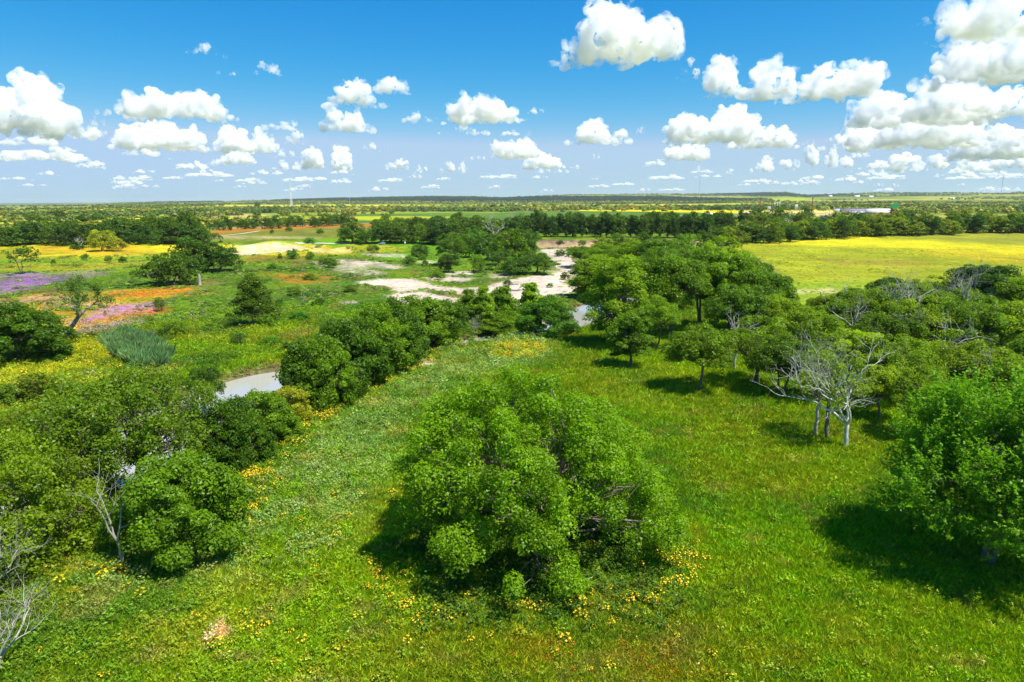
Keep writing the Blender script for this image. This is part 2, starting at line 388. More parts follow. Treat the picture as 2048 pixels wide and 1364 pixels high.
M_LEAF = leaf_mat('leaf'); M_GRASS = leaf_mat('grass_blade', 'INSTANCER', 0.3, (1.2, 1.25, .6), .35)
M_FARLEAF = leaf_mat('far_leaf', 'INSTANCER', 0.2, (1.1, 1.2, .7), .4)
M_BARK = principled('bark', (0.17, 0.135, 0.105), .9, noise=.4, scale=3)
M_DEAD = principled('bare_wood', (0.36, 0.35, 0.28), .85, noise=.3, scale=2)
M_PALE = principled('pale_lichened_wood', (0.52, 0.52, 0.42), .85, noise=.35, scale=1.5)
M_DGREY = principled('weathered_dark_wood', (0.22, 0.20, 0.19), .85, noise=.3, scale=2)
M_PETAL = principled('yellow_petal', (0.75, 0.47, 0.01), .6, noise=.15)
M_OPET = principled('orange_petal', (0.60, 0.13, 0.01), .6, noise=.15)

def ground_mat():
    m, n, l, out = new_mat('ground_cover')
    b = n.new('ShaderNodeBsdfPrincipled'); b.inputs['Roughness'].default_value = 0.95; b.inputs['Specular IOR Level'].default_value = 0.08
    a = n.new('ShaderNodeAttribute'); a.attribute_name = 'cover'
    tc = n.new('ShaderNodeTexCoord')
    def noise(sc, det=5):
        z = n.new('ShaderNodeTexNoise'); z.inputs['Scale'].default_value = sc; z.inputs['Detail'].default_value = det; z.inputs['Roughness'].default_value = .65
        l.new(tc.outputs['Object'], z.inputs['Vector']); return z
    prev = a.outputs['Color']
    for sc, lo, hi in ((3.0, .62, 1.38), (0.45, .72, 1.28), (0.05, .8, 1.2), (0.006, .8, 1.2)):
        z = noise(sc); mr = n.new('ShaderNodeMapRange'); mr.inputs[1].default_value = .33; mr.inputs[2].default_value = .67
        mr.inputs[3].default_value = lo; mr.inputs[4].default_value = hi; l.new(z.outputs['Fac'], mr.inputs[0])
        v = n.new('ShaderNodeVectorMath'); v.operation = 'SCALE'; l.new(prev, v.inputs[0]); l.new(mr.outputs[0], v.inputs['Scale']); prev = v.outputs[0]
    l.new(prev, b.inputs['Base Color'])
    z = noise(1.6, 6); bp = n.new('ShaderNodeBump'); bp.inputs['Strength'].default_value = .55; bp.inputs['Distance'].default_value = .25
    l.new(z.outputs['Fac'], bp.inputs['Height']); l.new(bp.outputs[0], b.inputs['Normal'])
    l.new(b.outputs[0], out.inputs[0]); return m

# ------------------------------------------------------------------ ground sheet
def build_ground():
    fine = np.arange(-50, 50.01, 0.17); coarse = np.arange(54, 306, 6.0)
    ang = np.radians(np.concatenate([fine, coarse])); nA = len(ang)
    rr = np.concatenate([[0.5, 4, 8, 12, 16, 20], np.geomspace(24, 16000, 430), [20000, 30000, 60000]]); nR = len(rr)
    A, Rr = np.meshgrid(ang, rr)
    X = Rr * np.sin(A); Y = Rr * np.cos(A)
    # an extra set of rows hugging the cut bank keeps it crisp
    Z = height(X.ravel(), Y.ravel())
    V = np.stack([X.ravel(), Y.ravel(), Z], 1)
    i, j = np.meshgrid(np.arange(nR - 1), np.arange(nA), indexing='ij'); j2 = (j + 1) % nA
    Fq = np.stack([i * nA + j, i * nA + j2, (i + 1) * nA + j2, (i + 1) * nA + j], -1).reshape(-1, 4)[:, ::-1]
    col = cover(X.ravel(), Y.ravel())
    me = mesh_np('ground', V, Fq, {'cover': ('FLOAT_COLOR', 'POINT', col)}, ground_mat(), True)
    o = link('ground', me); tag(o, 'rolling green meadow, flowery flood plain and far fields', kind='structure')
build_ground()

def build_bank():
    # the raw red cut bank: its own strip of layered earth standing just in front of the step in the sheet
    xs = np.arange(-2, 132, 0.8); nz = 9
    V = []; col = []
    rng = np.random.default_rng(8)
    for k in range(nz):
        t = k / (nz - 1)
        yc = 411 + 3 * vnoise(xs / 14, 0 * xs, 12)
        y = yc - 0.6 + t * 1.3 + 0.7 * fbm(xs / 4, np.full_like(xs, k * 1.7), 3, 91)
        z = -3.4 + t * 4.75 + 0.3 * vnoise(xs / 3, np.full_like(xs, k * 3.0), 92)
        V.append(np.stack([xs, y, z], 1))
        c = np.array((0.50, 0.30, 0.21)) if k in (0, 1, 2, 5) else np.array((0.36, 0.22, 0.16))
        if k == nz - 1: c = np.array((0.10, 0.12, 0.03))
        col.append(np.tile(c, (len(xs), 1)) * (1 + .25 * vnoise(xs / 2, np.full_like(xs, k * 1.0), 93))[:, None])
    n = len(xs); V = np.concatenate(V); col = np.concatenate(col)
    F4 = [(k * n + i, k * n + i + 1, (k + 1) * n + i + 1, (k + 1) * n + i) for k in range(nz - 1) for i in range(n - 1)]
    me = mesh_np('cut_bank', V, F4, {'cover': ('FLOAT_COLOR', 'POINT', col)}, bpy.data.materials['ground_cover'], False)
    tag(link('river_bank_terrain', me), 'raw red earth bank cut by the river below the dark trees', kind='structure')
build_bank()

def build_water():
    m, n, l, out = new_mat('river_water')
    b = n.new('ShaderNodeBsdfPrincipled'); b.inputs['Base Color'].default_value = (0.38, 0.37, 0.31, 1); b.inputs['Roughness'].default_value = 0.05
    b.inputs['IOR'].default_value = 1.33; b.inputs['Specular IOR Level'].default_value = 1.0
    tc = n.new('ShaderNodeTexCoord'); z = n.new('ShaderNodeTexNoise'); z.inputs['Scale'].default_value = 1.2; z.inputs['Detail'].default_value = 3
    l.new(tc.outputs['Object'], z.inputs['Vector']); bp = n.new('ShaderNodeBump'); bp.inputs['Strength'].default_value = .12; bp.inputs['Distance'].default_value = .05
    l.new(z.outputs['Fac'], bp.inputs['Height']); l.new(bp.outputs[0], b.inputs['Normal']); l.new(b.outputs[0], out.inputs[0])
    P = np.array(RIVER + [(50, 206)], float); V = []; Fq = []
    for i in range(len(P)):
        d = P[min(i + 1, len(P) - 1)] - P[max(i - 1, 0)]; d /= np.hypot(*d); nn = np.array((-d[1], d[0]))
        for s in (-12, -4, 4, 12): V.append((*(P[i] + nn * s), -4.15))
    for i in range(len(P) - 1):
        for k in range(3): a = i * 4 + k; Fq.append((a, a + 1, a + 5, a + 4))
    tag(link('river_water', mesh_np('river_water', V, np.array(Fq)[:, ::-1], None, m)), 'slow muddy river winding behind the tree line', kind='structure')
build_water()


def build_haze():
    m, n, l, out = new_mat('haze'); v = n.new('ShaderNodeVolumePrincipled'); v.inputs['Color'].default_value = (.80, .90, 1, 1); v.inputs['Density'].default_value = HAZE
    v.inputs['Anisotropy'].default_value = .2; l.new(v.outputs[0], out.inputs['Volume'])
    x, y0, y1, z0, z1 = 64000, -64000, 64000, -8, 215
    V = [(i, j, k) for k in (z0, z1) for j in (y0, y1) for i in (-x, x)]
    Fq = [(0, 2, 3, 1), (4, 5, 7, 6), (0, 1, 5, 4), (2, 6, 7, 3), (0, 4, 6, 2), (1, 3, 7, 5)]
    tag(link('haze', mesh_np('haze', V, Fq, None, m)), 'thin pale summer haze over the plain', kind='stuff')
HAZE = 3.0e-5
build_haze()
# ------------------------------------------------------------------ plants: leaves, limbs, crowns
def unit(v): return v / (np.linalg.norm(v, axis=-1, keepdims=True) + 1e-9)

def rdirs(rng, n, zmin=-1.0):
    z = rng.uniform(zmin, 1, n); a = rng.uniform(0, 2 * math.pi, n); s = np.sqrt(1 - z * z)
    return np.stack([s * np.cos(a), s * np.sin(a), z], 1)

def leaves_geo(rng, Cn, Nn, L, wr=0.55):
    """diamond leaves (4 corners) centred at Cn, facing Nn"""
    n = len(Cn); Nn = unit(Nn)
    t = rng.normal(size=(n, 3)); u = unit(np.cross(Nn, t)); v = np.cross(Nn, u)
    l = (L * rng.uniform(.65, 1.35, n) * .5)[:, None]; w = l * wr
    V = np.stack([Cn - u * l, Cn + v * w - Nn * w * .25, Cn + u * l, Cn - v * w - Nn * w * .25], 1).reshape(-1, 3)
    return V, np.arange(4 * n).reshape(-1, 4)

TK = (2.25, 2.35, 0.8)
class Tubes:
    def __init__(s, k=6): s.V = []; s.F = []; s.n = 0; s.k = k
    def add(s, pts, rad, k=None):
        k = k or s.k; pts = np.asarray(pts, float); m = len(pts)
        d = np.gradient(pts, axis=0); d = unit(d)
        ref = np.array((0.31, 0.95, 0.05)) if abs(d[0][1]) < .9 else np.array((1.0, 0.1, 0.1))
        a = np.arange(k) * 2 * math.pi / k
        u = unit(np.cross(d, ref)); v = np.cross(d, u)
        V = pts[:, None, :] + (u[:, None, :] * np.cos(a)[None, :, None] + v[:, None, :] * np.sin(a)[None, :, None]) * np.asarray(rad)[:, None, None]
        base = s.n; s.V.append(V.reshape(-1, 3)); s.n += m * k
        i, j = np.meshgrid(np.arange(m - 1), np.arange(k), indexing='ij'); j2 = (j + 1) % k
        s.F.append((base + np.stack([i * k + j, i * k + j2, (i + 1) * k + j2, (i + 1) * k + j], -1)).reshape(-1, 4))
    def mesh(s, name, mat):
        return mesh_np(name, np.concatenate(s.V), np.concatenate(s.F), None, mat, True)

def curve(rng, a, b, n=6, sag=.12, wob=.06):
    a = np.asarray(a, float); b = np.asarray(b, float); t = np.linspace(0, 1, n)[:, None]; L = np.linalg.norm(b - a)
    p = a + (b - a) * t
    off = rng.normal(size=3) * sag * L; p = p + off * (t * (1 - t)) * 1.6
    w = rng.normal(size=(n, 3)) * wob * L; w[0] = 0; w[-1] = 0
    return p + w * 0.6

def crown_tree(seed, H, Rx, th, nl=9, lobe=.42, clr=1.1, ncl=16, nleaf=150, L=.32, droop=-.15, trunk_r=None, stems=1, kind='round', gap=0.15, spray=0.0, open_=0.0, flat=.95, up=.28, twigs=10, hole=None, base_=.12):
    """returns (trunk mesh, crown mesh). Lobes sit on an uneven envelope, clumps of leaves sit on the lobes, limbs run to both."""
    rng = np.random.default_rng(seed)
    Hc = H - th; c0 = np.array((0, 0, th + Hc * .45))
    trunk_r = trunk_r or H * .028
    lobes = []
    for i in range(nl):
        if kind == 'round':
            z = 1 - (i + .5) / nl * (1 - droop * 2.2); z = np.clip(z + rng.normal() * .08, -.75, 1); a = i * 2.39996 + rng.normal() * .25
            s = math.sqrt(max(0, 1 - z * z)); f = rng.uniform(.50, .72)
            p = c0 + np.array((s * math.cos(a) * Rx * f, s * math.sin(a) * Rx * f, z * Hc * .55 * f))
            r = Rx * lobe * rng.uniform(.78, 1.2)
        elif kind == 'cone':
            t = (i + .5) / nl; a = i * 2.39996; f = (1 - t) ** .8 * .62 + .04
            p = np.array((math.cos(a) * Rx * f, math.sin(a) * Rx * f, th + Hc * (.10 + .86 * t))); r = Rx * (.52 * (1 - t) + .16) * rng.uniform(.85, 1.15)
        elif kind == 'tall':
            t = (i + .5) / nl; a = i * 2.39996 + rng.normal() * .3; f = (.30 + .55 * math.sin(math.pi * min(1, t * .9 + .12))) * rng.uniform(.45, .8)
            p = np.array((math.cos(a) * Rx * f, math.sin(a) * Rx * f, th + Hc * (.05 + .86 * t))); r = Rx * lobe * rng.uniform(.75, 1.15)
        elif kind == 'dome':
            t = ((i + .5) / nl) ** 1.05; a = i * 2.39996 + rng.normal() * .2; f = math.sqrt(1 - t ** 2.7) * rng.uniform(.62, .80)
            p = np.array((math.cos(a) * Rx * f, math.sin(a) * Rx * f, H * (base_ + (.86 - base_) * t))); r = Rx * lobe * rng.uniform(.78, 1.25)
        lobes.append((p, r))
    # trunk and limbs
    tb = Tubes(7)
    forks = []
    for s_ in range(stems):
        a = s_ * 2 * math.pi / max(1, stems) + rng.uniform(0, 1); lean = 0 if stems == 1 else .16 * Rx
        base = np.array((math.cos(a), math.sin(a), 0)) * (trunk_r * .9 if stems > 1 else 0); base[2] = -.4
        top = np.array((math.cos(a) * lean, math.sin(a) * lean, th + Hc * .22)) + rng.normal(size=3) * np.array((.05, .05, 0)) * H
        pts = curve(rng, base, top, 7, .05, .02); k = 1.0 if stems == 1 else .72
        rr = np.linspace(1.0, .62, 7) * trunk_r * k; rr[0] *= 1.55; rr[1] *= 1.12
        tb.add(pts, rr, 9); forks.append((pts, rr))
    clumps = []; outs = []
    for (p, r) in lobes:
        fp, fr = min(forks, key=lambda q: np.linalg.norm(q[0][-1][:2] - p[:2]))
        k = 6 if p[2] > fp[-1][2] else rng.integers(3, 6)
        start = fp[k]
        lp = curve(rng, start, p, 7, .10, .035)
        lr = np.linspace(fr[k] * .62, max(.03, trunk_r * .16), 7); tb.add(lp, lr, 6)
        d = rdirs(rng, ncl, -.45 if kind in ('round', 'tall') else -.8); rad = r * rng.uniform(.62, 1.02, ncl)
        cc = p + d * rad[:, None] * np.array((1, 1, flat))
        keep = rng.uniform(size=ncl) > gap
        # drop clumps buried deep inside neighbouring lobes
        for (q, rq) in lobes:
            if q is p: continue
            keep &= (np.linalg.norm((cc - q) / np.array((1, 1, flat)), axis=1) > rq * .55)
        keep &= cc[:, 2] > .5
        if hole: keep &= ~((np.abs(np.arctan2(cc[:, 1], cc[:, 0]) - hole[0]) < hole[1] + clr / np.hypot(cc[:, 0], cc[:, 1]) * .5) & (cc[:, 2] < hole[2]) & (np.hypot(cc[:, 0], cc[:, 1]) > 1))
        cc = cc[keep]; d = d[keep]
        for j in range(min(twigs, len(cc))):
            k2 = rng.integers(2, 7) if len(lp) > 6 else 4
            bp = curve(rng, lp[k2], cc[j] + d[j] * clr * .3, 5, .12, .05); tb.add(bp, np.linspace(lr[k2] * .5 + .012, .012, 5), 4)
        clumps.append(cc); outs.append(d)
    Cc = np.concatenate(clumps); Dd = np.concatenate(outs); n = len(Cc)
    rc = clr * rng.uniform(.6, 1.3, n)
    nl_ = (nleaf * rng.uniform(.6, 1.3, n) * (1 - open_ * rng.uniform(0, 1, n))).astype(int)
    idx = np.repeat(np.arange(n), nl_); m = len(idx)
    if spray > 0:
        # leafy shoots: leaves strung along short straight twigs that leave the clump outward and up
        ns = 9; sd = unit(Dd[idx] * .9 + np.array((0, 0, .75)) + 0)
        srng = np.random.default_rng(seed + 5); shoot = unit(np.repeat(Dd, ns, 0) * .8 + np.array((0, 0, .7)) + srng.normal(size=(n * ns, 3)) * .45)
        start = np.repeat(Cc, ns, 0) + srng.normal(size=(n * ns, 3)) * np.repeat(rc, ns)[:, None] * .42
        k = idx * ns + rng.integers(0, ns, m); t = rng.uniform(0, 1, m)
        pos = start[k] + shoot[k] * (t * spray)[:, None] + rng.normal(size=(m, 3)) * (.10 * spray * (1.1 - t))[:, None]
        nor = unit(rng.normal(size=(m, 3)) + shoot[k] * .3 + np.array((0, 0, .6)))
        var = np.clip(.35 + .45 * t + rng.normal(size=m) * .12, 0, 1)
    else:
        dd = rdirs(rng, m, -.55); rad = rc[idx] * rng.uniform(.35, 1, m) ** .5
        pos = Cc[idx] + dd * rad[:, None] * np.array((1, 1, .88))
        nor = unit(dd * .8 + np.array((0, 0, up)) + rng.normal(size=(m, 3)) * .55)
        cv = rng.uniform(0, 1, n) * .8 + .2 * np.clip(Dd[:, 2], 0, 1)  # random per clump; upward clumps tinted lighter, mimicking lit tops
        var = np.clip(cv[idx] * .7 + rng.uniform(0, .3, m), 0, 1)
    V, Fq = leaves_geo(rng, pos, nor, L)
    crown = mesh_np('crown', V, Fq, {'leafvar': ('FLOAT', 'POINT', np.repeat(var, 4))}, M_LEAF)
    return tb.mesh('trunk', M_BARK), crown

def bare_tree(seed, H, spread, levels=4, trunk_r=.3, lean=(0, 0), mat=None, kids=(4, 4, 4, 3), first=.28, fork=1, curl=.16, drop=.0):
    """trunk mesh plus one mesh per main limb"""
    rng = np.random.default_rng(seed); mat = mat or M_DEAD
    out = []
    def grow(tb, a, d, L, r, lev):
        n = 6; pts = [np.array(a)]; dd = np.array(d)
        for i in range(n):
            dd = unit(dd + rng.normal(size=3) * curl + np.array((0, 0, .05 - drop * (lev > 1)))); pts.append(pts[-1] + dd * L / n)
        pts = np.array(pts); rr = np.linspace(r, r * .45, n + 1); tb.add(pts, rr, 6 if lev < 2 else 4)
        if lev < levels:
            for k in range(kids[min(lev, len(kids) - 1)]):
                i = rng.integers(2, n + 1); side = unit(rng.normal(size=3)); nd = unit(dd * .7 + side * .75 + np.array((0, 0, .22 - drop)))
                grow(tb, pts[i], nd, L * rng.uniform(.5, .72), rr[i] * .62, lev + 1)
    tt = Tubes(9); th = H * first
    top = np.array((lean[0] * th, lean[1] * th, th)); pts = curve(rng, (0, 0, -.4), top, 6, .05, .02)
    rr = np.linspace(trunk_r, trunk_r * .75, 6); rr[0] *= 1.5; tt.add(pts, rr, 9)
    tm = tt.mesh('trunk', mat)
    limbs = []; n = kids[0]
    for k in range(n):
        a = k * 2 * math.pi / n + rng.uniform(0, .9); d = unit(np.array((math.cos(a) * spread, math.sin(a) * spread, 1.0)) + np.array((lean[0], lean[1], 0)) * .8)
        tb = Tubes(6); grow(tb, pts[-1] - d * .1, d, (H - th) * rng.uniform(.6, .8), trunk_r * .58, 1); limbs.append(tb.mesh('limb', mat))
    return tm, limbs

PROTO = {}
def proto(name, fn, H): PROTO[name] = (fn, H)
#             name, generator args, height it is built at
near_kw = dict(nleaf=210, L=.34, clr=1.15)
for nm, H, kw in (
    ('grove', 13, dict(seed=11, H=13, Rx=6.0, th=3.0, nl=13, ncl=17, trunk_r=.36, **near_kw)),
    ('groveb', 13, dict(seed=27, H=13, Rx=5.6, th=2.6, nl=12, ncl=17, trunk_r=.34, stems=2, droop=-.2, open_=.5, **near_kw)),
    ('grovec', 12, dict(seed=35, H=12, Rx=6.4, th=2.4, nl=14, ncl=15, trunk_r=.40, gap=.28, open_=.6, **near_kw)),
    ('sparse', 11, dict(seed=37, H=11, Rx=5.0, th=3.2, nl=10, ncl=11, trunk_r=.28, gap=.35, open_=.8, nleaf=110, L=.3, clr=.9, twigs=14)),
    ('tall', 15, dict(seed=41, H=15, Rx=3.7, th=2.5, nl=13, ncl=16, kind='tall', lobe=.55, trunk_r=.30, nleaf=170, L=.32, clr=.95)),
    ('tallb', 16, dict(seed=43, H=16, Rx=5.0, th=2.0, nl=15, ncl=16, kind='tall', lobe=.50, trunk_r=.34, nleaf=170, L=.34, clr=1.1, open_=.4)),
    ('hedge', 9, dict(kind='dome', seed=51, H=9, Rx=4.6, th=.6, nl=12, ncl=16, stems=3, trunk_r=.16, nleaf=190, L=.32, clr=1.0, droop=-.3)),
    ('hedgeb', 8, dict(kind='dome', seed=57, H=8, Rx=4.0, th=.5, nl=11, ncl=15, stems=3, trunk_r=.15, nleaf=180, L=.30, clr=.9, droop=-.3, open_=.5, gap=.22)),
    ('juniper', 9, dict(seed=61, H=9, Rx=3.6, th=.4, nl=16, ncl=14, kind='cone', trunk_r=.2, nleaf=120, L=.26, clr=.75)),
    ('sycamore', 10, dict(seed=65, H=10, Rx=3.0, th=.6, nl=14, ncl=12, kind='cone', trunk_r=.18, nleaf=90, L=.36, clr=.75, gap=.2)),
    ('oak', 8, dict(kind='dome', base_=.2, seed=71, H=8, Rx=5.6, th=1.2, nl=12, ncl=14, trunk_r=.36, nleaf=70, L=.50, clr=1.1, stems=2, flat=.65)),
    ('oakb', 9, dict(kind='dome', base_=.2, seed=73, H=9, Rx=5.2, th=1.2, nl=11, ncl=14, trunk_r=.36, nleaf=70, L=.50, clr=1.1, stems=1, gap=.25)),
    ('bush', 3, dict(kind='dome', seed=81, H=3, Rx=1.9, th=.1, nl=9, ncl=12, stems=3, trunk_r=.07, nleaf=40, L=.28, clr=.5, droop=-.3)),
    ('bushb', 3, dict(kind='dome', seed=83, H=3, Rx=2.1, th=.1, nl=8, ncl=11, stems=3, trunk_r=.07, nleaf=36, L=.28, clr=.55, droop=-.3, gap=.3)),
    ('band', 11, dict(kind='dome', base_=.14, seed=91, H=11, Rx=5.4, th=.5, nl=11, ncl=12, trunk_r=.3, nleaf=34, L=.80, clr=1.3, twigs=3)),
    ('bandb', 12, dict(seed=93, H=12, Rx=5.0, th=1.0, nl=12, ncl=11, trunk_r=.3, nleaf=34, L=.80, clr=1.3, kind='tall', lobe=.5, twigs=3)),
    ('bandc', 10, dict(kind='dome', base_=.12, seed=95, H=10, Rx=6.0, th=.4, nl=12, ncl=11, trunk_r=.3, nleaf=34, L=.80, clr=1.4, stems=2, gap=.3, twigs=3)),
    ('thin', 6, dict(seed=97, H=6, Rx=3.6, th=1.8, nl=8, ncl=9, trunk_r=.14, nleaf=26, L=.40, clr=.7, gap=.3, stems=2)),
): PROTO[nm] = [kw, H, None]

def get_proto(nm):
    p = PROTO[nm]
    if p[2] is None: p[2] = crown_tree(**p[0])
    return p[2], p[1], p[0]['Rx']

def put_tree(nm, p, H, W, label, cat='tree', group=None, tint=(.06, .10, .012), rz=None, name='tree', rng=random):
    (tm, cm), H0, R0 = get_proto(nm)
    e = link(name, None); e.location = p; e.rotation_euler = (0, 0, rng.uniform(0, 6.28) if rz is None else rz)
    s = H / H0; sw = W / (2 * R0 * 1.02)
    e.scale = (sw, sw, s)
    tag(e, label, cat, group)
    t = link('trunk', tm, e); c = link('crown', cm, e); c.color = (*[min(1, q * TK[j]) for j, q in enumerate(tint)], 1); t.color = (1, 1, 1, 1)
    return e

def spec(px, base, top, w, z=None):
    """where a trunk meets the ground, and how tall and wide the plant is, from what the photograph shows"""
    p = at(px, base) if z is None else (*at0(px, base, z), z)
    s = ppm(p); el = math.atan2(CAMH - p[2], math.hypot(p[0], p[1]))
    W = w / s; H = max((base - top) / s / math.cos(el) - .16 * W * math.sin(el), .5)
    return p, H, W

def hero(name, label, parts, p, tint, rz=0, cat='tree', scale=1):
    e = link(name, None); e.location = p; e.rotation_euler = (0, 0, rz); e.scale = (scale,) * 3; tag(e, label, cat)
    link('trunk', parts[0], e); c = link('crown', parts[1], e); c.color = (*[min(1, q * TK[j]) for j, q in enumerate(tint)], 1); return e

def dead(name, label, p, rz=0, cat='dead tree', leaves=None, tint=(.06, .1, .02), **kw):
    tm, limbs = bare_tree(**kw); e = link(name, None); e.location = p; e.rotation_euler = (0, 0, rz); tag(e, label, cat)
    link('trunk', tm, e)
    for m in limbs: link('limb', m, e)
    if leaves:
        rng = np.random.default_rng(kw['seed'] + 1)
        V = np.concatenate([np.array([v.co[:] for v in m.vertices]) for m in limbs])
        V = V[V[:, 2] > leaves.get('zmin', 0)]
        if 'xmin' in leaves: V = V[V[:, 0] > leaves['xmin']]
        i = rng.integers(0, len(V), leaves['n']); g = rng.integers(0, len(V), leaves['k'])
        d = V[g][rng.integers(0, leaves['k'], leaves['n'])] + rng.normal(size=(leaves['n'], 3)) * leaves['r']
        Vv, Ff = leaves_geo(rng, d, rng.normal(size=d.shape) + np.array((0, 0, .7)), leaves['L'])
        c = link('crown', mesh_np('crown', Vv, Ff, {'leafvar': ('FLOAT', 'POINT', np.repeat(rng.uniform(0, 1, len(d)), 4))}, M_LEAF), e); c.color = (*[min(1, q * TK[j]) for j, q in enumerate(tint)], 1)
    return e

# ---- the big trees near the camera
GR = (.070, .125, .010); GL = (.100, .165, .012); GD = (.038, .080, .010); GO = (.070, .098, .012); GB = (.030, .070, .018)
p, H, W = spec(1050, 1078, 770, 600)
hero('pecan_tree', 'huge bright green rounded tree with many stems standing alone mid meadow', crown_tree(7, 12.0, 10.9, .7, nl=36, lobe=.225, clr=.95, ncl=24, nleaf=270, L=.20, hole=(-1.50, .10, 3.4), base_=.17, kind='dome', trunk_r=.42, stems=5, gap=.10, twigs=9), p, (.082, .150, .006), rz=0)
HERO = p
p, H, W = spec(1975, 1125, 770, 430)
hero('elm_tree', 'big bushy green tree with feathery upright shoots and forked trunk at bottom right', crown_tree(19, 12.6, 6.4, 1.8, nl=26, lobe=.33, clr=.9, ncl=24, nleaf=280, L=.22, kind='dome', trunk_r=.30, stems=3, gap=.15, spray=1.9, twigs=8, base_=.24, hole=(-2.05, .55, 3.3)), p, (.064, .135, .012), rz=0)
p, H, W = spec(275, 1030, 755, 430)
p = at_xy(p[0] - 3.0, p[1] + 4)
hero('riverside_tree', 'wide spreading dark olive tree with pale twigs leaning over the river', crown_tree(23, 12.8, 9.4, 1.8, nl=26, lobe=.32, clr=1.05, ncl=24, nleaf=150, L=.28, droop=-.28, trunk_r=.40, stems=3, gap=.2, open_=.35, twigs=16), p, (.064, .108, .012), rz=2.2, scale=.98)
p, H, W = spec(365, 1100, 955, 225)
hero('hackberry_tree', 'compact mid green leafy tree beside the forked bare trunk', crown_tree(29, 7.2, 4.8, .5, nl=18, lobe=.33, clr=.8, ncl=18, nleaf=160, L=.25, kind='dome', trunk_r=.18, stems=3, gap=.12, flat=.6), p, (.064, .120, .010), rz=.2)
p = at(55, 1190); p = at_xy(p[0] - 4.5, p[1] + 5)
hero('leafy_tree', 'olive green tree at the left edge above the sprawling bare branches', crown_tree(31, 9.8, 6.0, .8, nl=20, lobe=.34, clr=.95, ncl=20, nleaf=165, L=.26, kind='dome', trunk_r=.24, stems=3, gap=.15, open_=.3), p, (.085, .130, .010), rz=.2)

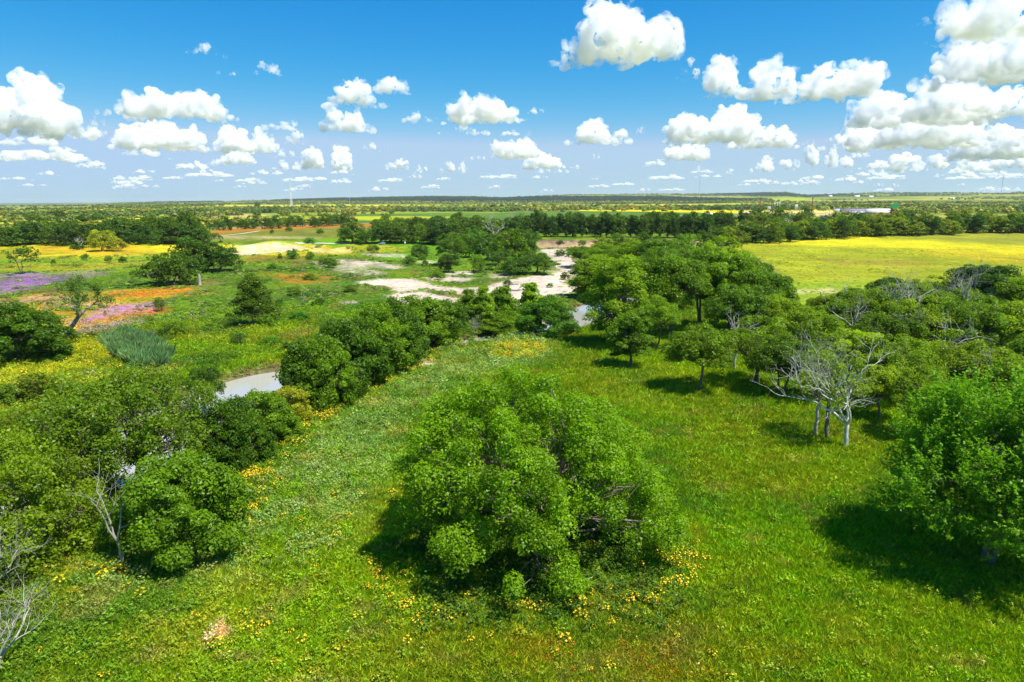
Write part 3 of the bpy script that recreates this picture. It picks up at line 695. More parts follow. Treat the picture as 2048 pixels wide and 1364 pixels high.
TREES = [
    # px, base, top, width, prototype, tint, label, name
    (-15, 965, 830, 150, 'hedge', (.13, .18, .03), 'pale yellow green tree cut by the left frame edge above the water', 'pale_tree', None),
    (40, 725, 605, 175, 'hedge', GD, 'dense dark green round tree at the left edge beside the leaning dead trunk', 'dark_round_tree', None),
    (505, 905, 808, 115, 'hedgeb', GR, 'dark green tree right of the big riverside tree, first of the bank hedge', 'hedge_tree', None),
    (415, 850, 770, 80, 'grovec', GD, 'airy dark tree with water showing through between river and bank hedge', 'airy_tree', None),
    (585, 848, 775, 80, 'hedgeb', (.155, .165, .02), 'yellowish green small tree in the bank hedge', 'yellowish_tree', None),
    (628, 815, 700, 120, 'hedge', GD, 'dark hedge tree directly behind the yellowish one', 'hedge_tree', None),
    (690, 785, 665, 140, 'hedge', GD, 'tall dark hedge tree with bare grey twigs in its middle', 'hedge_tree', None),
    (740, 750, 640, 130, 'hedgeb', GR, 'mid green hedge tree with brownish top next to the twiggy dark one', 'hedge_tree', None),
    (790, 725, 622, 120, 'hedge', GD, 'deep green hedge tree halfway along the bank', 'hedge_tree', None),
    (840, 700, 618, 120, 'hedge', GR, 'leafy green hedge tree near the top of the bank', 'hedge_tree', None),
    (888, 690, 622, 100, 'hedgeb', GD, 'last dark hedge tree before the gap with the bare grey shrub', 'hedge_tree', None),
    (1000, 672, 628, 110, 'hedge', GR, 'low spreading shrub in front of the pointed sycamores', 'spreading_shrub', None),
    (1050, 668, 630, 70, 'hedgeb', GD, 'small dark shrub at the foot of the single pointed tree', 'spreading_shrub', None),
    (1095, 668, 592, 115, 'hedge', (.042, .10, .014), 'glossy dark green round tree between the gravel and the river bend', 'round_tree', None),
    (545, 880, 805, 100, 'hedge', GR, 'rounded hedge tree just below the yellowish one', 'hedge_tree', None),
    (470, 930, 820, 110, 'hedge', GD, 'dark leafy tree filling the gap right of the riverside tree', 'hedge_tree', None),
    (650, 812, 700, 110, 'hedge', GR, 'broad hedge tree with its foot at the sunflower belt', 'hedge_tree', None),
    (715, 772, 665, 110, 'hedgeb', GD, 'dark hedge tree above the widest part of the sunflower belt', 'hedge_tree', None),
    (765, 740, 640, 100, 'hedge', GR, 'hedge tree just left of the small bare dirt patch', 'hedge_tree', None),
    (865, 697, 625, 90, 'hedgeb', GR, 'small leafy hedge tree near the end of the bank hedge', 'hedge_tree', None),
    (160, 1080, 900, 150, 'hedgeb', GO, 'olive tree between the forked bare trunk and the left edge', 'olive_tree', None),
    (90, 990, 850, 130, 'hedgeb', GO, 'olive tree over the water left of the spreading riverside tree', 'olive_tree', None),
    (938, 655, 578, 55, 'sycamore', GR, 'leftmost of the pointed young sycamores', 'young_sycamore', None),
    (968, 660, 572, 52, 'sycamore', GL, 'slimmest pointed young sycamore, second from the hedge', 'young_sycamore', None),
    (1008, 662, 575, 66, 'sycamore', GR, 'broadest pointed young sycamore beside the gravel tongue', 'young_sycamore', None),
    (1060, 655, 572, 70, 'sycamore', GL, 'lone pointed young sycamore right of the gravel tongue', 'young_sycamore', None),
    (510, 655, 552, 100, 'juniper', (.050, .085, .012), 'cone shaped olive green tree alone on the flowery flood plain', 'conical_tree', None),
    (343, 568, 508, 108, 'oak', (.040, .075, .012), 'low wide dark oak in front of its two neighbours', 'spreading_oak', None),
    (385, 545, 478, 85, 'oakb', (.034, .072, .012), 'tall dark oak behind the low wide one', 'spreading_oak', None),
    (440, 542, 488, 84, 'oakb', (.030, .066, .014), 'dark oak with see-through crown right of the other two', 'spreading_oak', None),
    (44, 548, 492, 70, 'thin', (.048, .085, .016), 'small open tree with pale trunk near the purple flowers', 'small_tree', None),
    (205, 502, 462, 55, 'oak', (.15, .17, .02), 'yellow green bushy tree lit up behind the orange flower field', 'yellow_tree', None),
    (236, 503, 478, 40, 'bushb', (.13, .14, .02), 'low yellowish tree clump with bare sticks', 'yellow_shrub', None),
    (1262, 735, 620, 90, 'tall', (.060, .110, .012), 'slender young tree with bare lower trunk at the left end of the grove', 'slender_tree', None),
    (1228, 690, 520, 145, 'tallb', (.095, .150, .012), 'tall light green willowy tree beside the river bend', 'willowy_tree', None),
    (1185, 600, 512, 95, 'tall', (.085, .135, .012), 'light green tree leaning over the gravel', 'light_tree', None),
    (1340, 672, 505, 160, 'grove', (.058, .105, .010), 'tall dark green pecan with visible forked trunk in the grove', 'grove_tree', None),
    (1398, 782, 640, 135, 'groveb', (.070, .115, .012), 'round crowned tree with short straight trunk on the meadow edge', 'round_crowned_tree', None),
    (1505, 772, 640, 150, 'grovec', (.072, .118, .012), 'crooked grey limbed tree right of the short trunked one', 'crooked_tree', None),
    (1652, 880, 700, 165, 'sparse', (.095, .140, .018), 'half bare tree with straight trunk next to the bare white one', 'half_bare_tree', None),
]
for i, (px, b, t, w, pr, tint, lab, nm, g) in enumerate(TREES):
    random.seed(100 + i); p, H, W = spec(px, b, t, w)
    if p[2] < -3.9: p = (p[0], p[1], -3.6)
    H *= 1.22 if 'hedge' in nm or 'airy' in nm else 1.0; W *= 1.12 if 'hedge' in nm else 1.0
    put_tree(pr, p, H, W, lab, 'tree' if 'shrub' not in nm else 'shrub', g, tint, name=nm)

def crowd(lst, protos, tints, label, group, name='tree', seed=0, jit=0, hs=1.0, labels=None):
    rng = random.Random(seed)
    for k, (px, b, t, w) in enumerate(lst):
        p, H, W = spec(px, b, t, w); tc = rng.choice(tints); v = rng.uniform(.85, 1.15)
        put_tree(rng.choice(protos), p, H * hs, W, labels[k] if labels else label, 'tree', group, tuple(c * v for c in tc), name=name, rng=rng)

# the grove by the river (behind the slender tree) and the thick wood on the right
crowd([(1290, 655, 515, 120), (1400, 655, 500, 140), (1455, 660, 505, 140), (1510, 668, 540, 140), (1380, 590, 480, 120), (1320, 570, 480, 110), (1265, 560, 482, 100),
       (1205, 545, 485, 85), (1165, 535, 492, 70), (1430, 600, 485, 120), (1485, 620, 515, 110), (1545, 660, 560, 90), (1250, 620, 520, 110), (1350, 620, 500, 120), (1540, 700, 590, 110),
       (1310, 700, 590, 90), (1470, 700, 570, 130)],
      ['grove', 'groveb', 'grovec', 'grove'], [(.060, .110, .010), (.074, .125, .010), (.048, .092, .012), (.098, .150, .010)],
      'leafy tree of the dense grove between river bend and yellow field', 'trees of the grove by the river bend', 'grove_tree', 2, hs=1.04, labels=['grove tree directly behind the slender tree with the bare lower trunk', 'grove tree left behind the round crowned tree', 'grove tree straight behind the round crowned tree', 'grove tree between the round crowned and the crooked tree, further back', 'grove tree in the middle of its farthest row', 'tree of the farthest grove row behind the forked pecan', 'grove tree at the back just right of the willowy one', 'small grove tree above the gravel, left end of the back row', 'leftmost low tree of the grove beside the gravel channel', 'grove tree in the middle of the crown mass', 'grove tree just left of the grey twiggy dead tree', 'last grove tree on the right below the grey twiggy dead tree', 'grove tree filling between the willowy one and the forked pecan', 'grove tree right behind the forked pecan', 'low grove tree bordering the small green clearing', 'short grove tree in front of the forked pecan', 'grove tree in front of the row, just left of the crooked tree'])
crowd([(1600, 740, 610, 140), (1680, 700, 600, 130), (1560, 790, 665, 120), (1620, 800, 690, 130), (1740, 700, 575, 130), (1700, 660, 575, 100), (1810, 650, 565, 120), (1850, 630, 555, 110), (1900, 640, 560, 110),
       (2030, 650, 550, 130), (1770, 740, 620, 150), (1850, 730, 600, 150), (1930, 740, 600, 160), (2020, 740, 600, 160), (1720, 790, 660, 150),
       (1800, 810, 680, 150), (1890, 800, 670, 160), (1980, 820, 690, 170), (2080, 800, 660, 160), (1840, 880, 740, 130), (1760, 840, 730, 110), (1650, 660, 590, 80), (2100, 700, 590, 160), (2070, 880, 770, 150), (1930, 690, 585, 120), (1870, 690, 580, 120)],
      ['grove', 'groveb', 'grovec', 'grovec'], [(.088, .132, .010), (.075, .122, .010), (.108, .155, .010), (.055, .098, .012)],
      'leafy tree of the thick wood behind the two bare topped trees', 'trees of the wood on the right', 'wood_tree', 3, hs=1.03, labels=['wood tree on the left edge of the thick wood by the clearing', 'wood tree above the half bare tree', 'low wood tree left of the half bare tree', 'wood tree immediately behind the half bare tree', 'wood tree left of the foot of the skeleton tree', 'small wood tree by the dark broken snag', 'wood tree right of the skeleton tree', 'wood tree between the skeleton tree and the feathery bare one', 'wood tree directly left of the feathery bare tree', 'wood tree at the right edge next to the darkest round tree', 'wood tree below the skeleton tree', 'wood tree in the centre of the wood', 'wood tree below the darkest round tree', 'wood tree at the right edge in the middle of the wood', 'wood tree just behind the bare white tree', 'wood tree right behind the branches of the bare white tree', 'wood tree above the left shoulder of the feathery elm', 'wood tree directly above the feathery elm', 'wood tree at the right edge above the feathery elm', 'lowest wood tree left of the feathery elm', 'wood tree right of the bare white tree, front row', 'smallest wood tree below the broken snag', 'wood tree cut by the right edge under the dark skyline', 'shaded wood tree behind the top of the elm at the right edge', 'wood tree in front of the feathery bare tree', 'wood tree left below the feathery bare tree'])
for i, (px, b, t, w, lab) in enumerate(((1968, 640, 525, 150, 'darkest round tree rising above the wood next to the yellow field'), (1775, 620, 552, 90, 'dark tree behind the white skeleton tree'))):
    random.seed(i); p, H, W = spec(px, b, t, w); put_tree('grove', p, H, W, lab, 'tree', None, (.026, .060, .012), name='dark_tree')

# ---- bare and half bare trees
p, H, W = spec(1690, 895, 735, 180)
dead('bare_tree', 'bare pale tree with twisting white branches standing in short grass', p, rz=.5, seed=5, H=10.4, spread=.75, trunk_r=.26, mat=M_PALE, first=.24, kids=(4, 4, 4, 3), curl=.26)
p = at(1655, 882); p = at_xy(p[0] - .5, p[1] + 1.5)
dead('bare_branches_tree', 'bare grey tree whose branches poke out of the half bare crown', p, rz=2.5, seed=6, H=11.5, spread=.6, trunk_r=.2, first=.34, kids=(4, 4, 4, 3), curl=.22)
p, H, W = spec(1770, 700, 555, 110)
dead('skeleton_tree', 'white skeleton tree rising out of the wood below the yellow field', p, rz=.3, seed=8, H=15, spread=.45, trunk_r=.38, first=.3, kids=(4, 4, 4, 2), curl=.22)
p, H, W = spec(1915, 690, 580, 80)
dead('pale_bare_tree', 'feathery pale bare tree in front of the darkest round tree', p, rz=.3, seed=9, H=12.5, spread=.5, trunk_r=.24, first=.4, kids=(5, 5, 4, 3), curl=.12)
p, H, W = spec(1520, 600, 505, 90)
dead('grey_bare_tree', 'grey twiggy dead tree at the edge of the yellow field above the grove', p, rz=.3, seed=10, H=12, spread=.8, trunk_r=.3, first=.3, kids=(5, 5, 4, 3), curl=.2, mat=M_DGREY, drop=.12)
p = at(1640, 625)
dead('broken_snag', 'dark broken snag with white ends sticking up at the field edge', p, rz=.3, seed=12, H=5.5, spread=.9, trunk_r=.3, first=.5, kids=(3, 2, 2), levels=2, curl=.2, mat=M_DGREY)
p = at(250, 1128)
dead('forked_bare_tree', 'slim bare pale trunk forking in two beside the hackberry', p, rz=1.9, seed=14, H=7.6, spread=.32, trunk_r=.13, first=.26, kids=(3, 3, 3, 2), levels=3, lean=(-.2, .1), curl=.12)
p = at(0, 1190); p = at_xy(p[0] + .4, p[1] - 1.0)
dead('bare_bush', 'bare grey branches at the left edge above the sprawling ones', p, rz=1.0, seed=33, H=5.4, spread=.9, trunk_r=.12, first=.2, kids=(6, 5, 4, 3), curl=.14)
p = at(0, 1345); p = at_xy(p[0] + .1, p[1])
dead('sprawling_bare_tree', 'sprawling bare branches reaching in at the left edge over the weeds', p, rz=.2, seed=15, H=4.8, spread=1.2, trunk_r=.13, first=.2, kids=(6, 5, 4, 3), curl=.16)
p = at(122, 685)
dead('leaning_tree', 'leaning dead trunk with a few leafy twigs over the orange flowers', p, rz=0, seed=16, H=12.5, spread=.6, trunk_r=.5, first=.42, kids=(3, 4, 3, 2), lean=(.8, 0), curl=.2, mat=M_DGREY,
     leaves=dict(n=2600, k=90, r=.4, L=.35, zmin=4.5), tint=(.055, .10, .03))
p = at(950, 672)
dead('bare_shrub', 'small bare grey shrub in the gap of the bank hedge', p, rz=0, seed=17, H=4.2, spread=.35, trunk_r=.08, first=.1, kids=(8, 4, 3), levels=3, curl=.1)
p = at(690, 775)
dead('twiggy_snag', 'bare grey twigs standing in the dark hedge tree', p, rz=0, seed=18, H=8.6, spread=.35, trunk_r=.1, first=.15, kids=(6, 4, 3), levels=3, curl=.1)
p = at(400, 570)
dead('pale_stump', 'short pale broken stump right of the low oak', p, rz=0, seed=19, H=4.2, spread=.2, trunk_r=.55, first=.85, kids=(2, 1), levels=1, curl=.05)
p = at(160, 500)
dead('fallen_top_tree', 'pale dead tree with leaning limbs left of the yellow green tree', p, rz=0, seed=20, H=9, spread=.8, trunk_r=.35, first=.3, kids=(4, 3, 3), levels=3, curl=.15)
for px, b, t, lab, sd in ((990, 492, 448, 'large white dead tree amid the mid distance wood', 22), (1025, 462, 436, 'smaller white dead tree in front of the dark wall of trees', 23), (880, 484, 464, 'leaning grey dead tree by the round bushes', 24), (1572, 462, 444, 'tiny pale snag in the wood below the town', 25)):
    p, H, W = spec(px, b, t, 30); dead('dead_tree', lab, p, rz=0, seed=sd, H=max(H * 1.5, 9), spread=.5, trunk_r=.5, first=.3, kids=(4, 4, 3), levels=3, curl=.14)

for k, (px, b_, t, sp, lab) in enumerate(((1700, 720, 610, .5, 'grey bare limbs poking out of the wood above the half bare tree'), (1880, 770, 650, .6, 'tangled grey limbs in the middle of the wood on the right'), (1800, 740, 640, .7, 'low grey fork of bare wood below the skeleton tree'),
                                          (1470, 740, 640, .6, 'crooked bare limb between the round crowned and the crooked tree'), (1345, 640, 530, .35, 'short pale bare fork in the top of the grove'), (1600, 770, 690, .7, 'bare arching branches left of the half bare tree'), (1960, 830, 720, .5, 'pale dead twigs above the feathery tree at right'))):
    p, H, W = spec(px, b_, t, 60); dead('bare_limbs', lab, p, rz=k, seed=60 + k, H=H * 1.28, spread=sp, trunk_r=.2, first=.45, kids=(4, 4, 3, 2), levels=3, curl=.22)

# ---- trees and bushes of the flood plain, and the wood in front of the far bank
BUSHES = [(650, 534, 515, 26), (665, 536, 518, 22), (748, 506, 490, 28), (622, 524, 504, 18), (585, 518, 500, 22), (545, 540, 527, 22), (560, 519, 508, 10), (820, 528, 512, 26), (845, 520, 508, 16),
          (955, 545, 512, 32), (890, 545, 515, 30), (875, 560, 540, 30), (850, 532, 520, 14), (1010, 545, 525, 44), (990, 600, 580, 26), (1130, 560, 545, 20), (1160, 560, 548, 18), (150, 580, 558, 30), (218, 525, 512, 16), (318, 622, 596, 24), (172, 520, 508, 18),
          (245, 525, 514, 14), (108, 530, 518, 10), (155, 500, 488, 30), (350, 670, 640, 60), (480, 690, 665, 34), (420, 660, 645, 30), (70, 800, 750, 90), (20, 810, 770, 60), (600, 640, 625, 40), (620, 560, 548, 30), (690, 470, 460, 20), (640, 468, 458, 16), (578, 463, 454, 14), (545, 468, 459, 10), (620, 486, 476, 24), (1120, 512, 500, 22), (1085, 520, 506, 26), (1150, 505, 494, 22), (1060, 488, 476, 16), (1120, 488, 478, 18), (1165, 487, 476, 20), (1230, 490, 478, 20), (1205, 500, 484, 40), (1250, 505, 488, 30),
          (540, 690, 672, 40), (580, 700, 684, 34), (640, 610, 597, 30), (700, 585, 572, 28), (590, 590, 578, 30), (760, 615, 603, 26), (830, 625, 612, 28), (660, 655, 640, 44), (720, 660, 645, 40), (560, 610, 598, 22), (930, 625, 612, 22), (1015, 570, 560, 18), (1100, 575, 566, 14)]
brng = random.Random(77)
for (px, b, t, w) in BUSHES:
    p, H, W = spec(px, b, t, w)
    if p[2] < -3.8: continue
    put_tree(brng.choice(['bush', 'bushb']), p, H, W, 'green bush on the open flood plain', 'bush', 'bushes scattered over the flood plain', tuple(c * brng.uniform(.8, 1.25) for c in brng.choice([(.050, .10, .014), (.06, .105, .012), (.035, .08, .014)])), name='bush', rng=brng)
crowd([(905, 530, 470, 70), (935, 515, 470, 60), (975, 520, 468, 60), (1020, 530, 462, 75), (1045, 520, 470, 60), (840, 515, 490, 36), (1000, 540, 500, 50), (1070, 548, 505, 75), (1030, 550, 515, 60), (900, 545, 505, 50), (1090, 550, 520, 50), (1060, 505, 462, 50), (950, 500, 455, 60)],
      ['oak', 'oakb', 'grovec'], [(.050, .095, .012), (.040, .085, .014), (.065, .110, .012)], 'tree of the loose clump beside the pale gravel', 'trees beside the gravel bed', 'gravel_side_tree', 4, labels=['tree on the left of the gravel side clump', 'tree behind the left one of the gravel side clump', 'tree in the middle of the gravel side clump below the large dead tree', 'tallest tree of the gravel side clump beside the white dead tree', 'tree right behind the tallest of the gravel side clump', 'small tree standing apart left of the gravel side clump', 'low tree in front of the middle of the gravel side clump', 'round low tree nearest the upper gravel', 'low tree left of the round one by the upper gravel', 'low tree at the left foot of the gravel side clump', 'rightmost low tree touching the upper gravel', 'tree at the back right of the gravel side clump', 'tree at the back left of the gravel side clump'])
def row(p0, p1, n, hpx, wpx, seed, jy=2, jh=.25):
    rng = random.Random(seed); out = []
    for k in range(n):
        t = (k + rng.uniform(.2, .8)) / n; b = p0[1] + (p1[1] - p0[1]) * t + rng.uniform(-jy, jy); h = hpx * rng.uniform(1 - jh, 1 + jh)
        out.append((p0[0] + (p1[0] - p0[0]) * t, b, b - h, wpx * rng.uniform(.75, 1.3)))
    return out
DK = [(.036, .074, .018), (.029, .064, .020), (.048, .085, .018), (.040, .070, .014)]  # dark foliage tints that also stand in for cloud shade over the belts
crowd(row((0, 490), (420, 486), 14, 34, 50, 1) + row((0, 478), (400, 476), 14, 32, 42, 2, 3) + row((0, 466), (400, 462), 13, 26, 38, 3, 3) + row((225, 484), (400, 480), 5, 46, 50, 31),
      ['band', 'bandb', 'bandc'], DK, 'dark tree of the belt beyond the orange and yellow flowers', 'dark trees of the belt on the left', 'belt_tree', 5)
crowd(row((425, 462), (705, 450), 12, 20, 24, 4, 2, .35), ['band', 'bandc'], DK, 'dark tree of the thin row above the orange strip', 'trees of the row along the far road', 'row_tree', 6)
crowd(row((690, 484), (900, 490), 8, 34, 44, 5) + row((740, 468), (1060, 474), 14, 30, 40, 6, 3) + row((760, 456), (1080, 462), 12, 26, 36, 7, 2),
      ['band', 'bandb', 'bandc', 'oak'], DK + [(.055, .095, .014), (.06, .10, .02)], 'tree of the broad wood beyond the green flood plain', 'trees of the broad wood in the middle distance', 'woodland_tree', 7)
crowd(row((1050, 473), (1420, 476), 24, 44, 30, 8, 1, .12) + row((1050, 466), (1500, 462), 18, 36, 32, 9, 2, .15),
      ['bandb', 'bandb', 'band'], [(.030, .060, .018), (.040, .072, .022), (.050, .082, .026), (.028, .062, .014)], 'tall dark tree in the wall of trees on top of the red bank', 'trees of the wall above the red bank', 'bank_top_tree', 8)
crowd(row((1420, 492), (1780, 468), 19, 34, 46, 10, 3) + row((1400, 474), (1800, 460), 14, 28, 34, 11, 3) + row((1740, 470), (2100, 463), 18, 34, 46, 12, 2) + row((1420, 456), (2100, 450), 22, 24, 34, 13, 3) + row((1200, 505), (1440, 500), 9, 30, 40, 14, 6),
      ['band', 'bandb', 'bandc'], DK + [(.075, .105, .014), (.060, .095, .014), (.095, .125, .014)], 'tree of the long wood between the yellow field and the town', 'trees of the long wood below the town', 'long_wood_tree', 9)
for i, (px, b, t, w, lab) in enumerate(((1560, 448, 414, 50, 'large dark domed tree in the middle of the town'), (1512, 446, 417, 40, 'open crowned tree in front of the dark red pole'), (1611, 440, 415, 30, 'flat topped dark tree by the second red pole'), (1815, 440, 419, 30, 'dark round tree right of the green sign'),
                                        (120, 448, 420, 26, 'greyish bare looking tree left of the orange roofed house'), (170, 446, 428, 16, 'bright tree right below the orange roof'), (515, 416, 405, 12, 'tiny tree by the mast'))):
    random.seed(i + 50); p, H, W = spec(px, b, t, w); put_tree(random.choice(['band', 'bandc']), p, H, W, lab, 'tree', None, random.choice(DK), name='town_tree')

# ------------------------------------------------------------------ stuff scattered by geometry nodes
def source(name, V, Fq, var, mats, matidx=None):
    me = mesh_np(name, V, Fq, {'leafvar': ('FLOAT', 'POINT', var)}, mats)
    if matidx is not None: me.polygons.foreach_set('material_index', np.asarray(matidx, np.int32))
    return bpy.data.objects.new(name, me)       # source shape only, not linked to the scene

def blades(seed, n, h, spread, w, lean=.35):
    rng = np.random.default_rng(seed); V = []
    a = rng.uniform(0, 6.28, n); r = spread * np.sqrt(rng.uniform(0, 1, n)); b = np.stack([r * np.cos(a), r * np.sin(a), 0 * r - .03], 1)
    d = rng.normal(size=(n, 2)) * lean; hh = h * rng.uniform(.55, 1.15, n)
    s = rng.uniform(0, 6.28, n); sv = np.stack([np.cos(s), np.sin(s), 0 * s], 1) * w
    mid = b + np.stack([d[:, 0] * hh * .35, d[:, 1] * hh * .35, hh * .6], 1); tip = b + np.stack([d[:, 0] * hh, d[:, 1] * hh, hh], 1)
    V = np.stack([b - sv, b + sv, mid + sv * .7, tip, mid - sv * .7], 1)
    V = np.stack([b - sv, b + sv, tip + sv * .15, mid - sv * .8], 1).reshape(-1, 3)
    return V, np.arange(4 * n).reshape(-1, 4), np.repeat(rng.uniform(0, 1, n), 4)

def forb(seed, n, h, r, L, flowers=0, stemmy=False):
    rng = np.random.default_rng(seed)
    d = rdirs(rng, n, 0); q = rng.uniform(.3, 1, n) ** .6
    pos = d * q[:, None] * np.array((r, r, h)) + np.array((0, 0, .02))
    if stemmy: 
        k = rng.integers(0, 5, n); a = k * 1.256; t = rng.uniform(.1, 1, n); pos = np.stack([np.cos(a) * r * .5 * (.4 + t), np.sin(a) * r * .5 * (.4 + t), t * h], 1) + rng.normal(size=(n, 3)) * r * .13
    V, Fq = leaves_geo(rng, pos, d * .4 + np.array((0, 0, .7)) + rng.normal(size=(n, 3)) * .4, L, .5)
    var = np.repeat(rng.uniform(0, 1, n), 4); mi = np.zeros(n, int)
    if flowers:
        fd = rdirs(rng, flowers, .25); fp = fd * np.array((r, r, h)) * rng.uniform(.85, 1.12, flowers)[:, None]
        V2, F2 = leaves_geo(rng, fp, fd * .5 + np.array((0, -.35, .8)), .15, .9)
        F2 = F2 + len(V); V = np.concatenate([V, V2]); Fq = np.concatenate([Fq, F2]); var = np.concatenate([var, np.full(4 * flowers, .5)]); mi = np.concatenate([mi, np.ones(flowers, int)])
    return V, Fq, var, mi

def blob(seed, n, L):
    rng = np.random.default_rng(seed); d = rdirs(rng, n, -.25); lump = 1 + .35 * vnoise(d[:, 0] * 2.2 + 5, d[:, 1] * 2.2 + d[:, 2] * 2, seed)
    pos = d * lump[:, None] * np.array((1, 1, .9)) * rng.uniform(.8, 1.02, n)[:, None] + np.array((0, 0, .75))
    V, Fq = leaves_geo(rng, pos, d * .8 + np.array((0, 0, .45)) + rng.normal(size=(n, 3)) * .35, L, .8)
    return V, Fq, np.repeat(rng.uniform(0, 1, n), 4)

S_GRASS = [source('grass_source', *blades(1, 26, .42, .30, .016), [M_GRASS]), source('grass_source', *blades(2, 22, .55, .26, .018, .5), [M_GRASS])]
S_FORB = [source('forb_source', *forb(3, 34, .34, .34, .17)[:3], [M_GRASS]), source('forb_source', *forb(4, 40, .75, .42, .17, stemmy=True)[:3], [M_GRASS])]
a_ = forb(5, 34, .75, .42, .2, 15); S_SUN = [source('sunflower_source', *a_[:3], [M_GRASS, M_PETAL], a_[3])]
b_ = forb(6, 24, .4, .35, .16, 6); S_ORG = [source('orange_flower_source', *b_[:3], [M_GRASS, M_OPET], b_[3])]
S_SCRUB = [source('scrub_source', *blob(7, 60, .55), [M_GRASS]), source('scrub_source', *blob(8, 60, .5), [M_GRASS])]
S_TREE = [source('far_crown_source', *blob(9, 110, .55), [M_FARLEAF]), source('far_crown_source', *blob(10, 110, .6), [M_FARLEAF])]
S_REED = [source('reed_source', *blades(11, 40, 2.6, .6, .05, .22), [M_GRASS])]

def scatter(name, x, y, srcs, scl, tint, label, cat, rng, zs=None, sink=0.0, tilt=.0):
    x = np.asarray(x); y = np.asarray(y); n = len(x); z = height(x, y) - sink
    me = bpy.data.meshes.new(name); me.vertices.add(n); me.vertices.foreach_set('co', np.stack([x, y, z], 1).astype(np.float32).ravel())
    sc = np.stack([scl, scl, scl if zs is None else zs], 1)
    rot = np.stack([rng.normal(size=n) * tilt, rng.normal(size=n) * tilt, rng.uniform(0, 6.28, n)], 1)
    for an, ty, arr in (('isc', 'FLOAT_VECTOR', sc), ('irot', 'FLOAT_VECTOR', rot)):
        a = me.attributes.new(an, ty, 'POINT'); a.data.foreach_set('vector', arr.astype(np.float32).ravel())
    a = me.attributes.new('tint', 'FLOAT_COLOR', 'POINT'); a.data.foreach_set('color', np.concatenate([tint, np.ones((n, 1))], 1).astype(np.float32).ravel())
    a = me.attributes.new('pick', 'INT', 'POINT'); a.data.foreach_set('value', rng.integers(0, len(srcs), n).astype(np.int32))
    o = link(name, me); tag(o, label, cat, kind='stuff')
    ng = bpy.data.node_groups.new(name + '_nodes', 'GeometryNodeTree')
    ng.interface.new_socket('Geometry', in_out='INPUT', socket_type='NodeSocketGeometry'); ng.interface.new_socket('Geometry', in_out='OUTPUT', socket_type='NodeSocketGeometry')
    N, L = ng.nodes, ng.links; gi = N.new('NodeGroupInput'); go = N.new('NodeGroupOutput'); jn = N.new('GeometryNodeJoinGeometry')
    def named(t, nm):
        q = N.new('GeometryNodeInputNamedAttribute'); q.data_type = t; q.inputs['Name'].default_value = nm; return q.outputs['Attribute']
    A = named('FLOAT_VECTOR', 'isc'); B = named('FLOAT_VECTOR', 'irot'); P = named('INT', 'pick')
    e2r = N.new('FunctionNodeEulerToRotation'); L.new(B, e2r.inputs[0])
    for k, s in enumerate(srcs):
        ip = N.new('GeometryNodeInstanceOnPoints'); oi = N.new('GeometryNodeObjectInfo'); oi.inputs['Object'].default_value = s
        cm = N.new('FunctionNodeCompare'); cm.data_type = 'INT'; cm.operation = 'EQUAL'
        L.new(P, cm.inputs[2]); cm.inputs[3].default_value = k
        L.new(gi.outputs[0], ip.inputs['Points']); L.new(cm.outputs[0], ip.inputs['Selection']); L.new(oi.outputs['Geometry'], ip.inputs['Instance'])
        L.new(e2r.outputs[0], ip.inputs['Rotation']); L.new(A, ip.inputs['Scale']); L.new(ip.outputs[0], jn.inputs[0])
    L.new(jn.outputs[0], go.inputs[0])
    md = o.modifiers.new('scatter', 'NODES'); md.node_group = ng
    return o

def fan(rng, n, r0, r1, half=46):
    r = np.exp(rng.uniform(math.log(r0), math.log(r1), n)); a = np.radians(rng.uniform(-half, half, n)); return r * np.sin(a), r * np.cos(a)

rg = np.random.default_rng(1234)
PATCHD = [P for P in PATCHES if tuple(P[3]) == SAND or P[4] > .96 and P[3][2] > .15]
def bare_mask(x, y):
    m = np.zeros(x.shape, bool)
    for P in PATCHES:
        if P[3][2] > .22 and P[3][0] > .38: 
            s = P[5]; m |= sdist(x + s * vnoise(x / s, y / s, 5), y, P[0]) > 0
    return m
def jitcol(c, rng, v=.25, h=.12):
    n = len(c); k = 1 + rng.normal(size=(n, 1)) * v * .5; return np.clip(c * k * (1 + rng.normal(size=(n, 3)) * np.array((h, h * .4, h))), .002, 1)

# short grass of the meadow
x, y = fan(rg, 210000, 22, 175); z = height(x, y); keep = (z > -3.6) & ~bare_mask(x, y); x, y = x[keep], y[keep]
r = np.hypot(x, y); c = jitcol(cover(x, y), rg, .35)
scatter('meadow_grass', x, y, S_GRASS, (.40 + .0065 * r) * rg.uniform(.6, 1.3, len(x)), np.minimum(c * 2.15, 1), 'short green and yellowish grass all over the near meadow', 'grass', rg, tilt=.12)
# broad leaved weeds: dense on the left half of the meadow and the flood plain
x, y = fan(rg, 120000, 22, 190); z = height(x, y)
wd = np.maximum(smooth(-4, 4, sdist(x, y, WEEDS)) * .95, smooth(-3, 3, sdist(x, y, BUSHY)) * .7); dm = sdist(x, y, PLAT)
wd = np.maximum(wd, (dm < -2) * .8) * (0.45 + .55 * smooth(-.3, .3, fbm(x / 3.5, y / 3.5, 3, 101))); wd = np.maximum(wd, .07)
keep = (rg.uniform(size=len(x)) < wd) & (z > -3.9) & ~bare_mask(x, y); x, y = x[keep], y[keep]; r = np.hypot(x, y)
c = cover(x, y); inw = smooth(-2, 3, sdist(x, y, WEEDS)); w1 = (inw * .75 * smooth(-.2, .25, fbm(x / 2.6, y / 2.6, 2, 103)))[:, None]
c = jitcol(c * (1 - w1) + np.array((.150, .230, .065)) * w1, rg, .4)
